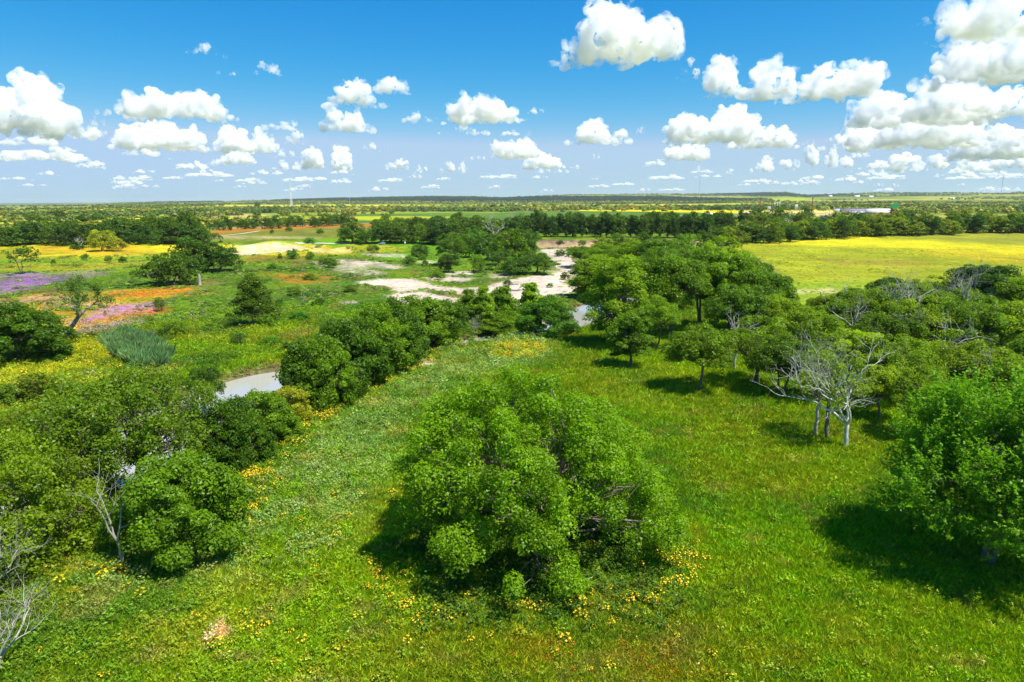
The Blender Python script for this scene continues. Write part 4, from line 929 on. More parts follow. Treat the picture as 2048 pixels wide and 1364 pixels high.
scatter('meadow_weeds', x, y, S_FORB, (.42 + .006 * r) * rg.uniform(.6, 1.45, len(x)), np.minimum(c * 1.9, 1), 'knee high pale green weeds and leafy forbs on the left of the meadow', 'weeds', rg, tilt=.15)
# wild sunflowers: in a belt under the bank hedge and round the big tree
SUNP = [((455, 950), (600, 845), (760, 750), (860, 705), (880, 718), (760, 775), (640, 850), (540, 940), (480, 980)), ((430, 980), (520, 930), (540, 1000), (470, 1090), (400, 1080)), ((120, 1130), (260, 1120), (430, 1050), (400, 1090), (250, 1160), (120, 1160)),
        ((740, 1110), (800, 1150), (900, 1190), (960, 1210), (900, 1260), (800, 1240), (740, 1180)), ((1300, 1150), (1380, 1080), (1420, 1110), (1400, 1160), (1260, 1260), (1200, 1220)), ((960, 1170), (1180, 1180), (1180, 1240), (960, 1240)),
        ((440, 1270), (500, 1255), (540, 1270), (470, 1310), (420, 1320)), ((1000, 690), (1080, 685), (1100, 710), (1010, 715)), ((120, 680), (230, 690), (250, 740), (150, 740)), ((0, 745), (120, 735), (200, 760), (0, 810)), ((1290, 1060), (1370, 1090), (1400, 1130), (1320, 1150))]
xs, ys = [], []
for P in SUNP:
    W_ = [at(*q)[:2] for q in P]; a = np.array(W_); lo, hi = a.min(0), a.max(0); rm = np.hypot(*a.mean(0)); ar = (hi - lo).prod()
    n = int(min(ar * 4.5, 9000) * (.22 if rm > 105 and a.mean(0)[0] < -30 else 1)); xx = rg.uniform(lo[0], hi[0], n); yy = rg.uniform(lo[1], hi[1], n)
    q = smooth(-1.5, 1.5, sdist(xx, yy, W_)) * (.25 + .75 * smooth(-.2, .3, fbm(xx / 2.5, yy / 2.5, 2, 111))); k = (rg.uniform(size=n) < q * .75) & (height(xx, yy) > -3.6) & ~bare_mask(xx, yy)
    xs.append(xx[k]); ys.append(yy[k])
x, y = fan(rg, 500, 25, 150); k = (height(x, y) > -3) & (sdist(x, y, BUSHY) > -20); xs.append(x[k]); ys.append(y[k])
x = np.concatenate(xs); y = np.concatenate(ys); r = np.hypot(x, y)
scatter('wild_sunflowers', x, y, S_SUN, (.7 + .003 * r) * rg.uniform(.6, 1.25, len(x)), jitcol(np.tile((.12, .24, .012), (len(x), 1)), rg, .3), 'yellow wild sunflowers below the hedge and around the lone big tree', 'sunflowers', rg, tilt=.1)
# dark leafy weeds in the shade of the big tree
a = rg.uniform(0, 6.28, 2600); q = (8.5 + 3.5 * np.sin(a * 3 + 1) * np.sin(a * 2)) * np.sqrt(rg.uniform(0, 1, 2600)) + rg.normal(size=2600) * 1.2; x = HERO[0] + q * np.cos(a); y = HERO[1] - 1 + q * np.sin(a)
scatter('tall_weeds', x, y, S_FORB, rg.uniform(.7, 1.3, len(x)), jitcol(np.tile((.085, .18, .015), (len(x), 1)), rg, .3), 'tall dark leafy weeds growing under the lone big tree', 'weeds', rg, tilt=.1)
xs, ys = [], []
for P in (((1020, 1290), (1130, 1270), (1150, 1340), (1040, 1350)), ((1250, 1290), (1420, 1280), (1440, 1380), (1260, 1390))):
    W_ = [at(*q)[:2] for q in P]; a = np.array(W_); xs.append(rg.uniform(a[:, 0].min(), a[:, 0].max(), 160)); ys.append(rg.uniform(a[:, 1].min(), a[:, 1].max(), 160))
x = np.concatenate(xs); y = np.concatenate(ys); k = fbm(x / 1.5, y / 1.5, 2, 7) > -.1; x, y = x[k], y[k]
scatter('orange_wildflowers', x, y, S_ORG, rg.uniform(.35, .7, len(x)), jitcol(np.tile((.12, .14, .01), (len(x), 1)), rg, .3), 'small orange wildflowers in the grass at the bottom of the picture', 'wildflowers', rg)
# scrub and tall herbs on the flood plain and the right hand field
x, y = fan(rg, 130000, 95, 420, 44); z = height(x, y); dm = sdist(x, y, PLAT)
pr = np.where(dm < -1, .30 + .7 * smooth(0, .35, fbm(x / 11, y / 16, 3, 121)), .06 + .22 * smooth(.1, .4, fbm(x / 16, y / 22, 3, 123)) * (np.hypot(x, y) > 170))
bm = bare_mask(x, y); pr = np.where(bm, .02, pr) * (y < 405)
keep = (rg.uniform(size=len(x)) < pr) & (z > -3.9); x, y = x[keep], y[keep]; r = np.hypot(x, y); dm = sdist(x, y, PLAT)
c = cover(x, y); g = fbm(x / 7, y / 9, 2, 131); dk = (smooth(.0, .35, g) * (dm < -1) * .75)[:, None]; c = jitcol(c * (1 - dk) + np.array((.05, .105, .02)) * dk, rg, .35)
br = (rg.uniform(size=len(x)) < .05 * (dm < -1))[:, None]; lt = (rg.uniform(size=len(x)) < .22 * (dm < -1))[:, None]; c = np.where(lt, np.array((.15, .25, .02)), c); c = np.where(br, np.array((.20, .16, .13)), c) * 1.7
sc = rg.uniform(.25, .62, len(x)) * (.75 + .9 * smooth(.1, .5, g) * (dm < -1)) * (.7 + .0012 * r)
scatter('flood_plain_scrub', x, y, S_SCRUB, sc, c, 'low scrub, herbs and flowers covering the flood plain and far meadow', 'scrub', rg, zs=sc * .62, sink=.1)
# reeds
W_ = [at(*q)[:2] for q in ((215, 690), (255, 672), (300, 690), (335, 722), (318, 738), (275, 735), (235, 712))]; a = np.array(W_)
x = rg.uniform(a[:, 0].min() - 1, a[:, 0].max() + 1, 2600); y = rg.uniform(a[:, 1].min(), a[:, 1].max(), 2600); k = sdist(x, y, W_) > -.6; x, y = x[k], y[k]
scatter('reeds', x, y, S_REED, rg.uniform(.45, 1.05, len(x)), jitcol(np.tile((.15, .28, .10), (len(x), 1)), rg, .4), 'stand of tall bluish green reeds on the flood plain near the leaning trunk', 'reeds', rg, tilt=.22)

# far off woods: density follows noise and hedge lines, nothing on the open fields
x, y = fan(rg, 260000, 470, 11500, 44); y0 = y
r = np.hypot(x, y); den = .75 * smooth(.02, .3, fbm(x / 420 + 3, y / 700, 4, 141)) * smooth(430, 520, y)
pix = 1024 + F * x / y
fields = [P for P in PATCHES if np.array(P[0])[:, 1].mean() > 520 and P[4] > .7]
for P in fields: den = np.where(sdist(x, y, P[0]) > 0, den * .03, den)
BELT = []
for a_, b_ in (((0, 422), (2048, 419)), ((0, 434), (450, 426)), ((430, 419.5), (1040, 416)), ((420, 409), (2048, 407)), ((1040, 416.5), (1500, 417)), ((1500, 413), (2048, 414)), ((600, 405), (1500, 403.5)), ((60, 440), (420, 432)), ((1640, 408), (2048, 408)), ((1740, 426), (2048, 425))):
    q0 = at(*a_); q1 = at(*b_); d = seg_dist(x, y, [q0[:2], q1[:2]]); wdt = .055 * math.hypot(*q0[:2]); den = np.maximum(den, .5 * (1 - smooth(wdt * .35, wdt * .8, d + wdt * .3 * vnoise(x / 90, y / 90, 7))))
DW = [[at(*q)[:2] for q in P] for P in (((560, 398.5), (720, 397), (900, 395), (1150, 393.5), (1400, 396.5), (1500, 398), (1500, 402), (1300, 403), (1000, 404.5), (700, 403), (560, 402)), ((1360, 387.5), (1560, 388), (1640, 390.5), (1700, 389.5), (1640, 394), (1560, 393), (1450, 390)), ((280, 402), (420, 401), (420, 404), (280, 405)))]  # dense dark forest bands, with cloud shade put into their tint
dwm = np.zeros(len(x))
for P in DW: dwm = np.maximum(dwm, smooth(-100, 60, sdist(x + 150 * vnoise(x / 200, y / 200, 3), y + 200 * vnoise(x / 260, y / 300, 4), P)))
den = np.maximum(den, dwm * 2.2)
keep = rg.uniform(size=len(x)) < den * .42; dwm = dwm[keep]; x, y = x[keep], y[keep]; r = np.hypot(x, y)
k = fbm(x / 150, y / 260, 3, 151)[:, None]; c = np.array((.060, .100, .022)) * (1 - smooth(-.2, .3, k)) + np.array((.150, .175, .025)) * smooth(-.2, .3, k)
c = jitcol(c * (1 - dwm[:, None]) * 1.6 + np.array((.018, .050, .040)) * dwm[:, None], rg, .5, .15)  # dark cedar tint also stands in for cloud shadow on the bands
sc = rg.uniform(3.0, 5.6, len(x)) * (1 + .00008 * r)
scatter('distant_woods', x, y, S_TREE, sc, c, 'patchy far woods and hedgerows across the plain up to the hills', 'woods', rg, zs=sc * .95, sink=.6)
# ------------------------------------------------------------------ clouds
def cloud_mat():
    # sunlit vapour: scattering that thins out raggedly where the noise is low
    m, n, l, out = new_mat('cloud'); v = n.new('ShaderNodeVolumeScatter'); v.inputs['Color'].default_value = (1, .995, 1, 1); v.inputs['Anisotropy'].default_value = 0
    ge = n.new('ShaderNodeNewGeometry'); nz = n.new('ShaderNodeTexNoise'); nz.inputs['Scale'].default_value = 1 / 180; nz.inputs['Detail'].default_value = 4; nz.inputs['Roughness'].default_value = .62
    l.new(ge.outputs['Position'], nz.inputs['Vector'])
    mr = n.new('ShaderNodeMapRange'); mr.inputs[1].default_value = .42; mr.inputs[2].default_value = .64; mr.inputs[3].default_value = 0; mr.inputs[4].default_value = .022
    l.new(nz.outputs['Fac'], mr.inputs[0]); l.new(mr.outputs[0], v.inputs['Density']); l.new(v.outputs[0], out.inputs['Volume']); return m
def vnoise3(p, seed):
    # value noise in 3-D
    pi = np.floor(p).astype(np.int64); f = p - pi; f = f * f * (3 - 2 * f); out = 0
    for dx in (0, 1):
        for dy in (0, 1):
            for dz in (0, 1):
                n = ((pi[:, 0] + dx) * 374761393 + (pi[:, 1] + dy) * 668265263 + (pi[:, 2] + dz) * 2147483647 + seed * 974711) & 0xffffffff
                n = ((n ^ (n >> 13)) * 1274126177) & 0xffffffff; h = ((n ^ (n >> 16)) & 0xffff) / 32767.5 - 1
                out = out + h * (f[:, 0] if dx else 1 - f[:, 0]) * (f[:, 1] if dy else 1 - f[:, 1]) * (f[:, 2] if dz else 1 - f[:, 2])
    return out
M_CLOUD = cloud_mat()
import bmesh
_b = bmesh.new(); bmesh.ops.create_icosphere(_b, subdivisions=2, radius=1); _b.verts.ensure_lookup_table()
ICV = np.array([v.co[:] for v in _b.verts]); ICF = np.array([[v.index for v in f.verts] for f in _b.faces]); _b.free()

def cloud_mesh(seed, w, h, n0=14, lv=2, bumps=None, res=110):
    rng = np.random.default_rng(seed); dep = w * .55
    if bumps is None: bumps = [(rng.uniform(-.32, .32), rng.uniform(.10, .2), rng.uniform(.5, 1)) for _ in range(max(2, int(w / h * 1.2)))]
    mx = max(b[2] for b in bumps)
    def env(u): return np.clip(sum(b[2] * np.exp(-((u - b[0]) / b[1]) ** 2) for b in bumps) / mx, 0, 1) * np.sqrt(np.clip(1 - (2 * u) ** 2, 0, 1))
    P, Rr = [], []
    for i in range(n0):
        u = rng.uniform(-.46, .46); e = max(.16, float(env(np.array(u)))) * h
        r = min(e * rng.uniform(.3, .5), w * .12); P.append((u * w, rng.uniform(-.5, .5) * dep * math.sqrt(1 - (2 * u) ** 2 * .8), rng.uniform(.25, 1) * max(e - r, 0) * .9 + r * .35)); Rr.append(r)
    P = np.array(P); Rr = np.array(Rr); allP = [P]; allR = [Rr]
    for l in range(lv):
        k = 10 if l == 0 else 8; d = rdirs(rng, len(P) * k, -.35); rr = np.repeat(Rr, k) * (rng.uniform(.2, .58, len(P) * k) if l == 0 else rng.uniform(.18, .5, len(P) * k))
        P = np.repeat(P, k, 0) + d * (np.repeat(Rr, k) * .92)[:, None]; Rr = rr
        m = P[:, 2] > -.02 * h; P, Rr = P[m], Rr[m]; allP.append(P); allR.append(Rr)
    P = np.concatenate(allP); Rr = np.concatenate(allR); n = len(P)
    V = (P[:, None, :] + ICV[None] * Rr[:, None, None] * rng.uniform(.86, 1.12, (n, len(ICV), 1)))
    V = V.reshape(-1, 3); V[:, 2] *= h / np.percentile(V[:, 2], 99.7); V[:, 0] *= w * .5 / np.percentile(np.abs(V[:, 0]), 99); z = V[:, 2]; V[:, 2] = np.where(z < .08 * h, .08 * h + (z - .08 * h) * .12, z)
    Fq = (ICF[None] + (np.arange(n) * len(ICV))[:, None, None]).reshape(-1, 3)
    tmp = bpy.data.objects.new('tmp', mesh_np('tmp', V, Fq)); C.objects.link(tmp)
    md = tmp.modifiers.new('r', 'REMESH'); md.mode = 'VOXEL'; md.voxel_size = w / res
    dg = bpy.context.evaluated_depsgraph_get(); me = bpy.data.meshes.new_from_object(tmp.evaluated_get(dg)); bpy.data.objects.remove(tmp)
    me.name = 'cloud'; n = len(me.vertices); co = np.empty(n * 3, np.float32); me.vertices.foreach_get('co', co); co = co.reshape(-1, 3).astype(float)
    nn = np.empty(n * 3, np.float32); me.vertex_normals.foreach_get('vector', nn); nn = nn.reshape(-1, 3)
    q = co / h * 3.0 + seed; a = h * .11; d = 0
    for k in range(4): d = d + a * (np.abs(vnoise3(q, k)) * 2 - .55); q = q * 2.1; a *= .42
    co = co + nn * d[:, None]; co[:, 2] = np.where(co[:, 2] < 0, co[:, 2] * .35, co[:, 2])
    me.vertices.foreach_set('co', co.astype(np.float32).ravel()); me.materials.clear(); me.materials.append(M_CLOUD); me.polygons.foreach_set('use_smooth', np.ones(len(me.polygons), bool)); me.update()
    return me

CB = 1150.0
def cloud_at(px, py): 
    v = ray(px, py); t = (CB - CAMH) / v.z; return v * t + Vector((0, 0, CAMH)), t
BIG = [
 (1238, 134, 215, 104, 'largest lone white cumulus high in the blue sky', [(-.38, .09, .28), (-.16, .12, .7), (.04, .15, 1), (.27, .1, .7), (.4, .06, .55)]),
 (1128, 132, 50, 40, 'wispy tail cloud at the foot of the largest lone cumulus', None),
 (62, 275, 200, 88, 'heavy flat based cumulus at the left edge of the sky', None),
 (342, 240, 215, 45, 'long low cumulus in the upper of the rows at left', None),
 (335, 302, 175, 42, 'plump cumulus under the long low one at left', None),
 (485, 306, 135, 42, 'cumulus with stepped top near the left tower mast', None),
 (455, 331, 95, 24, 'small flat cumulus directly below the stepped one', None),
 (715, 216, 115, 46, 'tapering cumulus at the left end of the long cloud chain', None),
 (768, 189, 95, 29, 'rounded cloud floating just above the cloud chain', None),
 (928, 247, 235, 44, 'long billowing cumulus in the centre of the cloud chain', [(-.35, .12, .45), (.0, .12, .7), (.12, .1, 1), (.3, .1, .85)]),
 (920, 268, 82, 20, 'thin oval cloud tucked below the cloud chain', None),
 (697, 265, 98, 44, 'cumulus with one raised corner below the cloud chain', [(-.3, .09, 1), (.1, .2, .6)]),
 (1198, 290, 120, 46, 'cumulus with ragged right arm in the middle of the sky', [(-.1, .14, 1), (.3, .1, .6)]),
 (1378, 160, 42, 34, 'small torn puff between the two big upper clouds', None),
 (1518, 195, 185, 72, 'broad cumulus with twin towers right of the torn puff', [(-.32, .1, 1), (.12, .14, .85)]),
 (1655, 205, 175, 62, 'grey shaded cloud joining the twin towered one to the right bank', None),
 (1432, 288, 190, 62, 'slanting cumulus with a tall knob on its right end', [(-.3, .14, .75), (.2, .1, 1), (0, .2, .5)]),
 (1525, 298, 120, 34, 'low cumulus under the knob of the slanting one', None),
 (1366, 322, 95, 30, 'small cumulus below the slanting one', None),
 (1840, 252, 220, 60, 'large grey bottomed cumulus low on the right', None),
 (1800, 300, 250, 56, 'widest flat grey cloud layer low on the right', None),
 (1985, 170, 220, 80, 'bright swelling cumulus at the right edge', None),
 (1975, 82, 210, 62, 'grey white cloud in the upper right corner', None),
 (1855, 52, 34, 14, 'tiny puff left of the upper right corner cloud', None),
 (2030, 246, 110, 50, 'cumulus cut by the right edge below the swelling one', None),
 (1990, 320, 150, 44, 'low creamy cumulus near the right edge', None),
 (1015, 318, 160, 34, 'flat stretched cumulus in the lower middle of the sky', None),
 (1100, 338, 110, 26, 'low cumulus trailing from the stretched one', None),
 (403, 110, 48, 18, 'little oval puff high on the left', None),
 (531, 150, 52, 20, 'little peaked puff right of the oval one', None),
 (655, 340, 85, 40, 'domed cumulus above the thin guyed mast', None),
]
for i, (px, py, w, h, lab, bm) in enumerate(BIG):
    p, t = cloud_at(px, py); s = t / F * 1.0; small = w * h < 2500
    o = link('cloud', cloud_mesh(200 + i, w * s, h * s * 1.02, 12 if small else 22 + int(w / 8), 2, bm)); o.location = p; o.rotation_euler = (0, 0, -math.atan2(p.x, p.y))
    tag(o, lab, 'cloud')
# small and far off clouds: copies of a few shapes
PR = [cloud_mesh(300 + k, 1000., hh * 1000, 9, 1, None, 60) for k, hh in enumerate((.28, .35, .45, .3, .22))]
crng = random.Random(5)
SM = [(590, 262, 44, 20), (555, 263, 75, 15), (580, 290, 50, 24), (582, 318, 55, 18), (580, 343, 70, 20), (745, 303, 50, 15), (1310, 333, 42, 12), (785, 340, 62, 20), (850, 348, 38, 17), (912, 346, 72, 22), (970, 275, 70, 12), (1020, 272, 40, 10), (1053, 272, 18, 9), (1082, 228, 50, 12), (1192, 320, 26, 12),
      (85, 300, 150, 20), (88, 325, 140, 22), (170, 338, 60, 13), (205, 258, 40, 22), (452, 255, 26, 10), (300, 318, 110, 18), (385, 340, 60, 14), (270, 275, 60, 14), (243, 284, 40, 12), (450, 118, 14, 8), (468, 154, 22, 8), (437, 150, 8, 8), (1277, 268, 22, 16),
      (1565, 345, 110, 28), (1640, 335, 100, 38), (1690, 340, 80, 22), (1720, 318, 35, 14), (1765, 345, 110, 30), (1830, 345, 100, 22), (1900, 340, 120, 25), (1960, 350, 110, 20), (2020, 340, 70, 22), (1455, 350, 22, 11), (1405, 344, 28, 12), (1620, 290, 28, 10), (1660, 285, 24, 8), (2035, 300, 70, 34), (1960, 285, 70, 26), (1700, 270, 30, 34)]
for _ in range(75):
    py = crng.uniform(346, 384); SM.append((crng.uniform(-40, 2090), py, crng.uniform(22, 75) * (1.2 if py < 366 else .8), crng.uniform(4, 9)))
for k, (px, py, w, h) in enumerate(SM):
    p, t = cloud_at(px, min(py, 388)); s = t / F
    o = link('cloud', PR[k % 5]); o.location = p; o.rotation_euler = (0, 0, -math.atan2(p.x, p.y)); o.scale = (w * s / 1000, w * s / 1000, h * s / (280, 350, 450, 300, 220)[k % 5])
    far = py > 345
    tag(o, 'faint small cloud in the hazy rows just above the horizon' if far else 'small white puff scattered between the big clouds', 'cloud', 'faint clouds above the horizon' if far else 'small puffs between the big clouds')
# ------------------------------------------------------------------ buildings, masts and small things far off
_MC = {}
def cmat(nm, col, **k):
    if nm not in _MC: _MC[nm] = principled(nm, col, **k)
    return _MC[nm]
def box_geo(cx, cy, cz, sx, sy, sz):
    V = [(cx + i * sx / 2, cy + j * sy / 2, cz + k * sz / 2) for k in (-1, 1) for j in (-1, 1) for i in (-1, 1)]
    return V, [(0, 2, 3, 1), (4, 5, 7, 6), (0, 1, 5, 4), (2, 6, 7, 3), (0, 4, 6, 2), (1, 3, 7, 5)]
def boxes(name, lst, mat, parent=None):
    V = []; Fq = []
    for b in lst:
        v, f = box_geo(*b); Fq += [tuple(i + len(V) for i in q) for q in f]; V += v
    return link(name, mesh_np(name, V, Fq, None, mat), parent)
M_WIN = cmat('window_glass', (.05, .07, .09), rough=.15, noise=.05)
WALLW = ('white_wall', (.78, .77, .74)); 
def house(name, label, px, base, wpx, hpx, roof, wall, rise=.35, deep=.6, rot=0, cat='building', group=None, doors=1, flat=False):
    p = at(px, base); s = ppm(p); w = wpx / s; h = max(hpx / s, 3.0); d = w * deep; hw = h * (1 - rise)
    e = link(name, None); e.location = (p[0], p[1], p[2] - .1); e.rotation_euler = (0, 0, rot - math.atan2(p[0], p[1])); tag(e, label, cat, group)
    boxes('wall', [(0, d / 2, hw / 2, w, d, hw)], cmat(*wall), e)
    ov = .5; y0, y1 = -ov, d + ov; x0, x1 = -w / 2 - ov, w / 2 + ov; t = .25
    V = [(x0, y0, hw), (x1, y0, hw), (x1, d / 2, h), (x0, d / 2, h), (x0, y1, hw), (x1, y1, hw)]; V += [(a, b, c + t) for a, b, c in V]
    Fq = [(6, 7, 8, 9), (9, 8, 11, 10), (0, 3, 2, 1), (3, 4, 5, 2), (0, 1, 7, 6), (4, 10, 11, 5), (0, 6, 9, 3), (3, 9, 10, 4), (1, 2, 8, 7), (2, 5, 11, 8)]
    link('roof', mesh_np('roof', V, Fq, None, cmat(*roof)), e)
    n = max(2, min(6, int(w / 6)))
    for k in range(n):
        x = -w / 2 + w * (k + .5) / n
        if k == n // 2: boxes('door', [(x, -.04, 1.05 + .02, 1.4, .12, 2.1)], cmat('door_grey', (.25, .24, .23)), e)
        else: boxes('window', [(x, -.04, hw * .55, min(1.6, w / n * .5), .12, min(1.2, hw * .4))], M_WIN, e)
    for sg in (-1, 1):    # gable ends under the roof
        x = sg * (w / 2 - .05); V = [(x, 0, hw), (x, d, hw), (x, d / 2, h - .05), (x - sg * .2, 0, hw), (x - sg * .2, d, hw), (x - sg * .2, d / 2, h - .05)]
        link('gable', mesh_np('gable', V, [(0, 1, 2), (3, 5, 4), (0, 2, 5), (1, 4, 5)], None, cmat(*wall)), e)
    return e
RW, RG, RV, RO, RB, RT = ('white_roof', (.80, .80, .82)), ('grey_roof', (.42, .44, .47)), ('violet_grey_roof', (.20, .17, .26)), ('orange_roof', (.55, .17, .06)), ('brown_roof', (.38, .19, .13)), ('tan_roof', (.50, .38, .30))
BLUEW = ('blue_wall', (.05, .22, .45)); TANW = ('tan_wall', (.48, .38, .22)); GREYW = ('grey_wall', (.45, .45, .46))
house('white_roofed_shed', 'large shed with white roof and tan walls beside the green sign', 1756, 430, 40, 12, RW, TANW, .45, .5)
house('pale_annex', 'pale grey sloping annex against the white roofed shed', 1740, 429, 14, 10, RG, GREYW, .6, 1)
house('long_building', 'long building with violet grey roof in the town', 1707, 427, 50, 9, RV, WALLW, .55, .4)
house('blue_shed', 'bright blue shed at the end of the long violet roofed building', 1739, 429, 15, 8, ('blue_roof', (.02, .13, .60)), BLUEW, .6, .8)
house('small_grey_house', 'small house with light grey roof left of the long building', 1677, 425, 18, 7, RG, GREYW, .5, .7)
house('blue_walled_house', 'blue and white walled house with brown roof at the town edge', 1658, 440, 34, 9, RB, BLUEW, .5, .5)
house('tan_roofed_house', 'tan roofed low house half sunk in trees below the blue walled one', 1660, 449, 20, 7, RT, ('cream_wall', (.6, .55, .45)), .6, .7)
house('white_house', 'white house with lilac grey roof left of the open crowned tree', 1494, 433, 16, 8, ('lilac_roof', (.50, .46, .56)), WALLW, .5, .8)
house('teal_roofed_house', 'low house with pale teal roof among trees near the dark green field', 1362, 437, 22, 5, ('teal_roof', (.25, .42, .42)), GREYW, .6, .7)
house('pale_shed', 'pale shed between trees left of the white house', 1417, 431, 14, 5, RW, GREYW, .6, .7)
house('blue_grey_house', 'blue grey house roof deep among trees below the big domed tree', 1592, 440, 22, 7, ('slate_roof', (.30, .36, .40)), GREYW, .6, .7)
house('orange_roofed_house', 'house with orange roof among yellow green trees on the left', 163, 436, 24, 9, RO, ('cream_wall', (.6, .55, .45)), .6, .8)
house('grey_roofed_house', 'house with long pale grey roof left of the orange roofed one', 97, 449, 22, 5, RG, GREYW, .6, .8)
house('grey_barn', 'small grey barn nearest the left edge in the dark trees', 61, 464, 16, 5, RG, GREYW, .6, .8)
house('white_barn', 'long white barn among olive trees on the left plain', 331, 434, 22, 6.5, RW, WALLW, .4, .5)
house('white_long_shed', 'bright white long shed at the edge of the green field near the guyed mast', 690, 424.5, 26, 4.2, RW, WALLW, .4, .5)
for px, w, lab in ((744, 9, 'tiny white shed right of the bright white long one'), (806, 24, 'low white farm building left of the dark round trees'), (838, 10, 'tiny white farm building beside the low one'), (946, 18, 'white shed directly left of the dark round trees'),
                   (1012, 32, 'longest white shed right of the dark round trees'), (1056, 18, 'short white shed at the yellow field corner')):
    house('farm_shed', lab, px, 421.5, w, 3.6, RW, WALLW, .5, .5)
for px, py, w, lab in ((1661, 393.5, 6, 'white house speck on the wooded rise'), (1714, 394, 9, 'white house pair on the wooded rise'), (1742, 395, 8, 'cream house on the wooded rise'), (1931, 418.5, 15, 'white bungalow by the yellow strip at right'), (1905, 399, 10, 'cream house on the far hillside at right'), (870, 389, 5, 'far white house on the middle hill'), (270, 437, 8, 'small cream house left of the white barn')):
    house('hill_house', lab, px, py, w, 3.2, RW, WALLW, .5, .7)
for i, (px, w) in enumerate(((986, 13), (1003, 12), (1024, 7))):
    random.seed(i); p, H, W = spec(px, 421, 410 if i < 2 else 414, w); put_tree('band', p, H, W, ('left of two dark round trees between the white sheds', 'right of two dark round trees between the white sheds', 'smallest dark round tree among the white sheds')[i], 'tree', None, (.018, .040, .012), name='round_tree')

M_STEEL = cmat('galvanised_steel', (.62, .63, .64), rough=.5, metal=.3); M_RUST = cmat('rusty_steel', (.22, .055, .03), rough=.8, noise=.3); M_CREAM = cmat('cream_panel', (.75, .68, .55))
def tower(label, px, base, top, name='radio_mast', wbase=4.0, wtop=1.0, head=True, segs=26, mat=None, guys=False, r=.12):
    p = at(px, base); s = ppm(p); H = (base - top) / s; e = link(name, None); e.location = p; tag(e, label, 'mast'); mat = mat or M_STEEL
    cor = [(math.cos(a), math.sin(a)) for a in (.3, .3 + 2.094, .3 + 4.189)]
    for c in cor:
        tb = Tubes(4); tb.add([(c[0] * wbase, c[1] * wbase, -.3), (c[0] * (wbase + wtop) / 2, c[1] * (wbase + wtop) / 2, H / 2), (c[0] * wtop, c[1] * wtop, H)], [r * 2, r * 1.6, r * 1.3]); link('leg', tb.mesh('leg', mat), e)
    tb = Tubes(4)
    for k in range(segs):
        z0, z1 = H * k / segs, H * (k + 1) / segs; a0 = wbase + (wtop - wbase) * k / segs; a1 = wbase + (wtop - wbase) * (k + 1) / segs
        for j in range(3):
            c, d = cor[j], cor[(j + 1) % 3]
            tb.add([(c[0] * a0, c[1] * a0, z0), (d[0] * a1, d[1] * a1, z1)], [r, r]); tb.add([(c[0] * a1, c[1] * a1, z1), (d[0] * a1, d[1] * a1, z1)], [r, r])
    g = link('bracing', tb.mesh('bracing', mat), e); g['kind'] = 'stuff'
    if head:
        for j in range(6):
            a = j * 1.047; q = boxes('antenna_panel', [(0, 0, 0, 2.0, .6, 4.2)], M_CREAM, e); q.location = (math.cos(a) * 2.6, math.sin(a) * 2.6, H - 2.2); q.rotation_euler = (0, 0, a + 1.57)
        tb = Tubes(5); n = 16; tb.add([(2.4 * math.cos(t * .3927), 2.4 * math.sin(t * .3927), H - 2.2) for t in range(n + 1)], [.15] * (n + 1)); link('platform', tb.mesh('platform', mat), e)
    if guys:
        for j in range(3):
            a = .3 + j * 2.094
            for f in (.5, .95):
                tb = Tubes(3); tb.add([(0, 0, H * f), (math.cos(a) * H * .4, math.sin(a) * H * .4, 0)], [.05, .05]); link('guy_wire', tb.mesh('guy_wire', mat), e)
tower('tall white three legged radio mast with round antenna head on the left plain', 583, 416, 358, wbase=5.5, wtop=1.0, r=.34)
tower('very thin grey guyed mast right of the antenna headed one', 699.5, 409, 362, 'guyed_mast', .6, .6, False, 30, None, True, .16)
tower('faint thin mast on the far hills above the grove', 1398, 398, 351, 'far_mast', 1.0, 1.0, False, 20, None, False, .45)
tower('faint thin mast on the horizon at the right', 2001, 397, 352, 'far_mast', 1.0, 1.0, False, 20, None, False, .45)
for px, base, top, lab in ((1519, 424, 396, 'dark red steel pole left of the large domed tree'), (1623.5, 424, 396, 'dark red steel pole by the flat topped tree'), (1492, 416, 398, 'thinner dark pole left of the town'), (1072, 412, 401, 'short red striped stack in the far woods')):
    p = at(px, base); s = ppm(p); H = (base - top) / s; e = link('steel_pole', None); e.location = p; tag(e, lab, 'pole'); tk = .9 if px > 1500 else .45
    tb = Tubes(8); tb.add([(0, 0, -.3), (0, 0, H * .5), (0, 0, H)], [tk, tk * .85, tk * .7]); link('shaft', tb.mesh('shaft', M_RUST), e)
    boxes('crossarm', [(0, 0, H - 1.2, tk * 5, .5, .5)], M_RUST, e); boxes('cap', [(0, 0, H + .3, tk * 1.9, tk * 1.9, .6)], M_RUST, e)
def gantry(px, base, hpx, wpx, label):
    p = at(px, base); s = ppm(p); H = hpx / s; w = wpx / s; e = link('substation_gantry', None); e.location = p; tag(e, label, 'gantry')
    for x in (-w / 2, 0, w / 2): boxes('post', [(x, 0, H / 2, .7, .7, H)], M_STEEL, e)
    for z in (H * .62, H * .9): boxes('beam', [(0, -.1, z, w * 1.15, .6, .6)], M_STEEL, e)
    for x in (-w / 3, w / 3): boxes('insulator', [(x, -.1, H * .9 - 1.2, .4, .4, 1.6)], M_CREAM, e)
gantry(1554, 420, 16, 10, 'white steel substation gantry behind the big domed tree')
gantry(1592, 422, 13, 4, 'narrow white steel gantry right of the big domed tree')
gantry(1538, 423, 10, 5, 'low steel gantry between red pole and wide gantry')
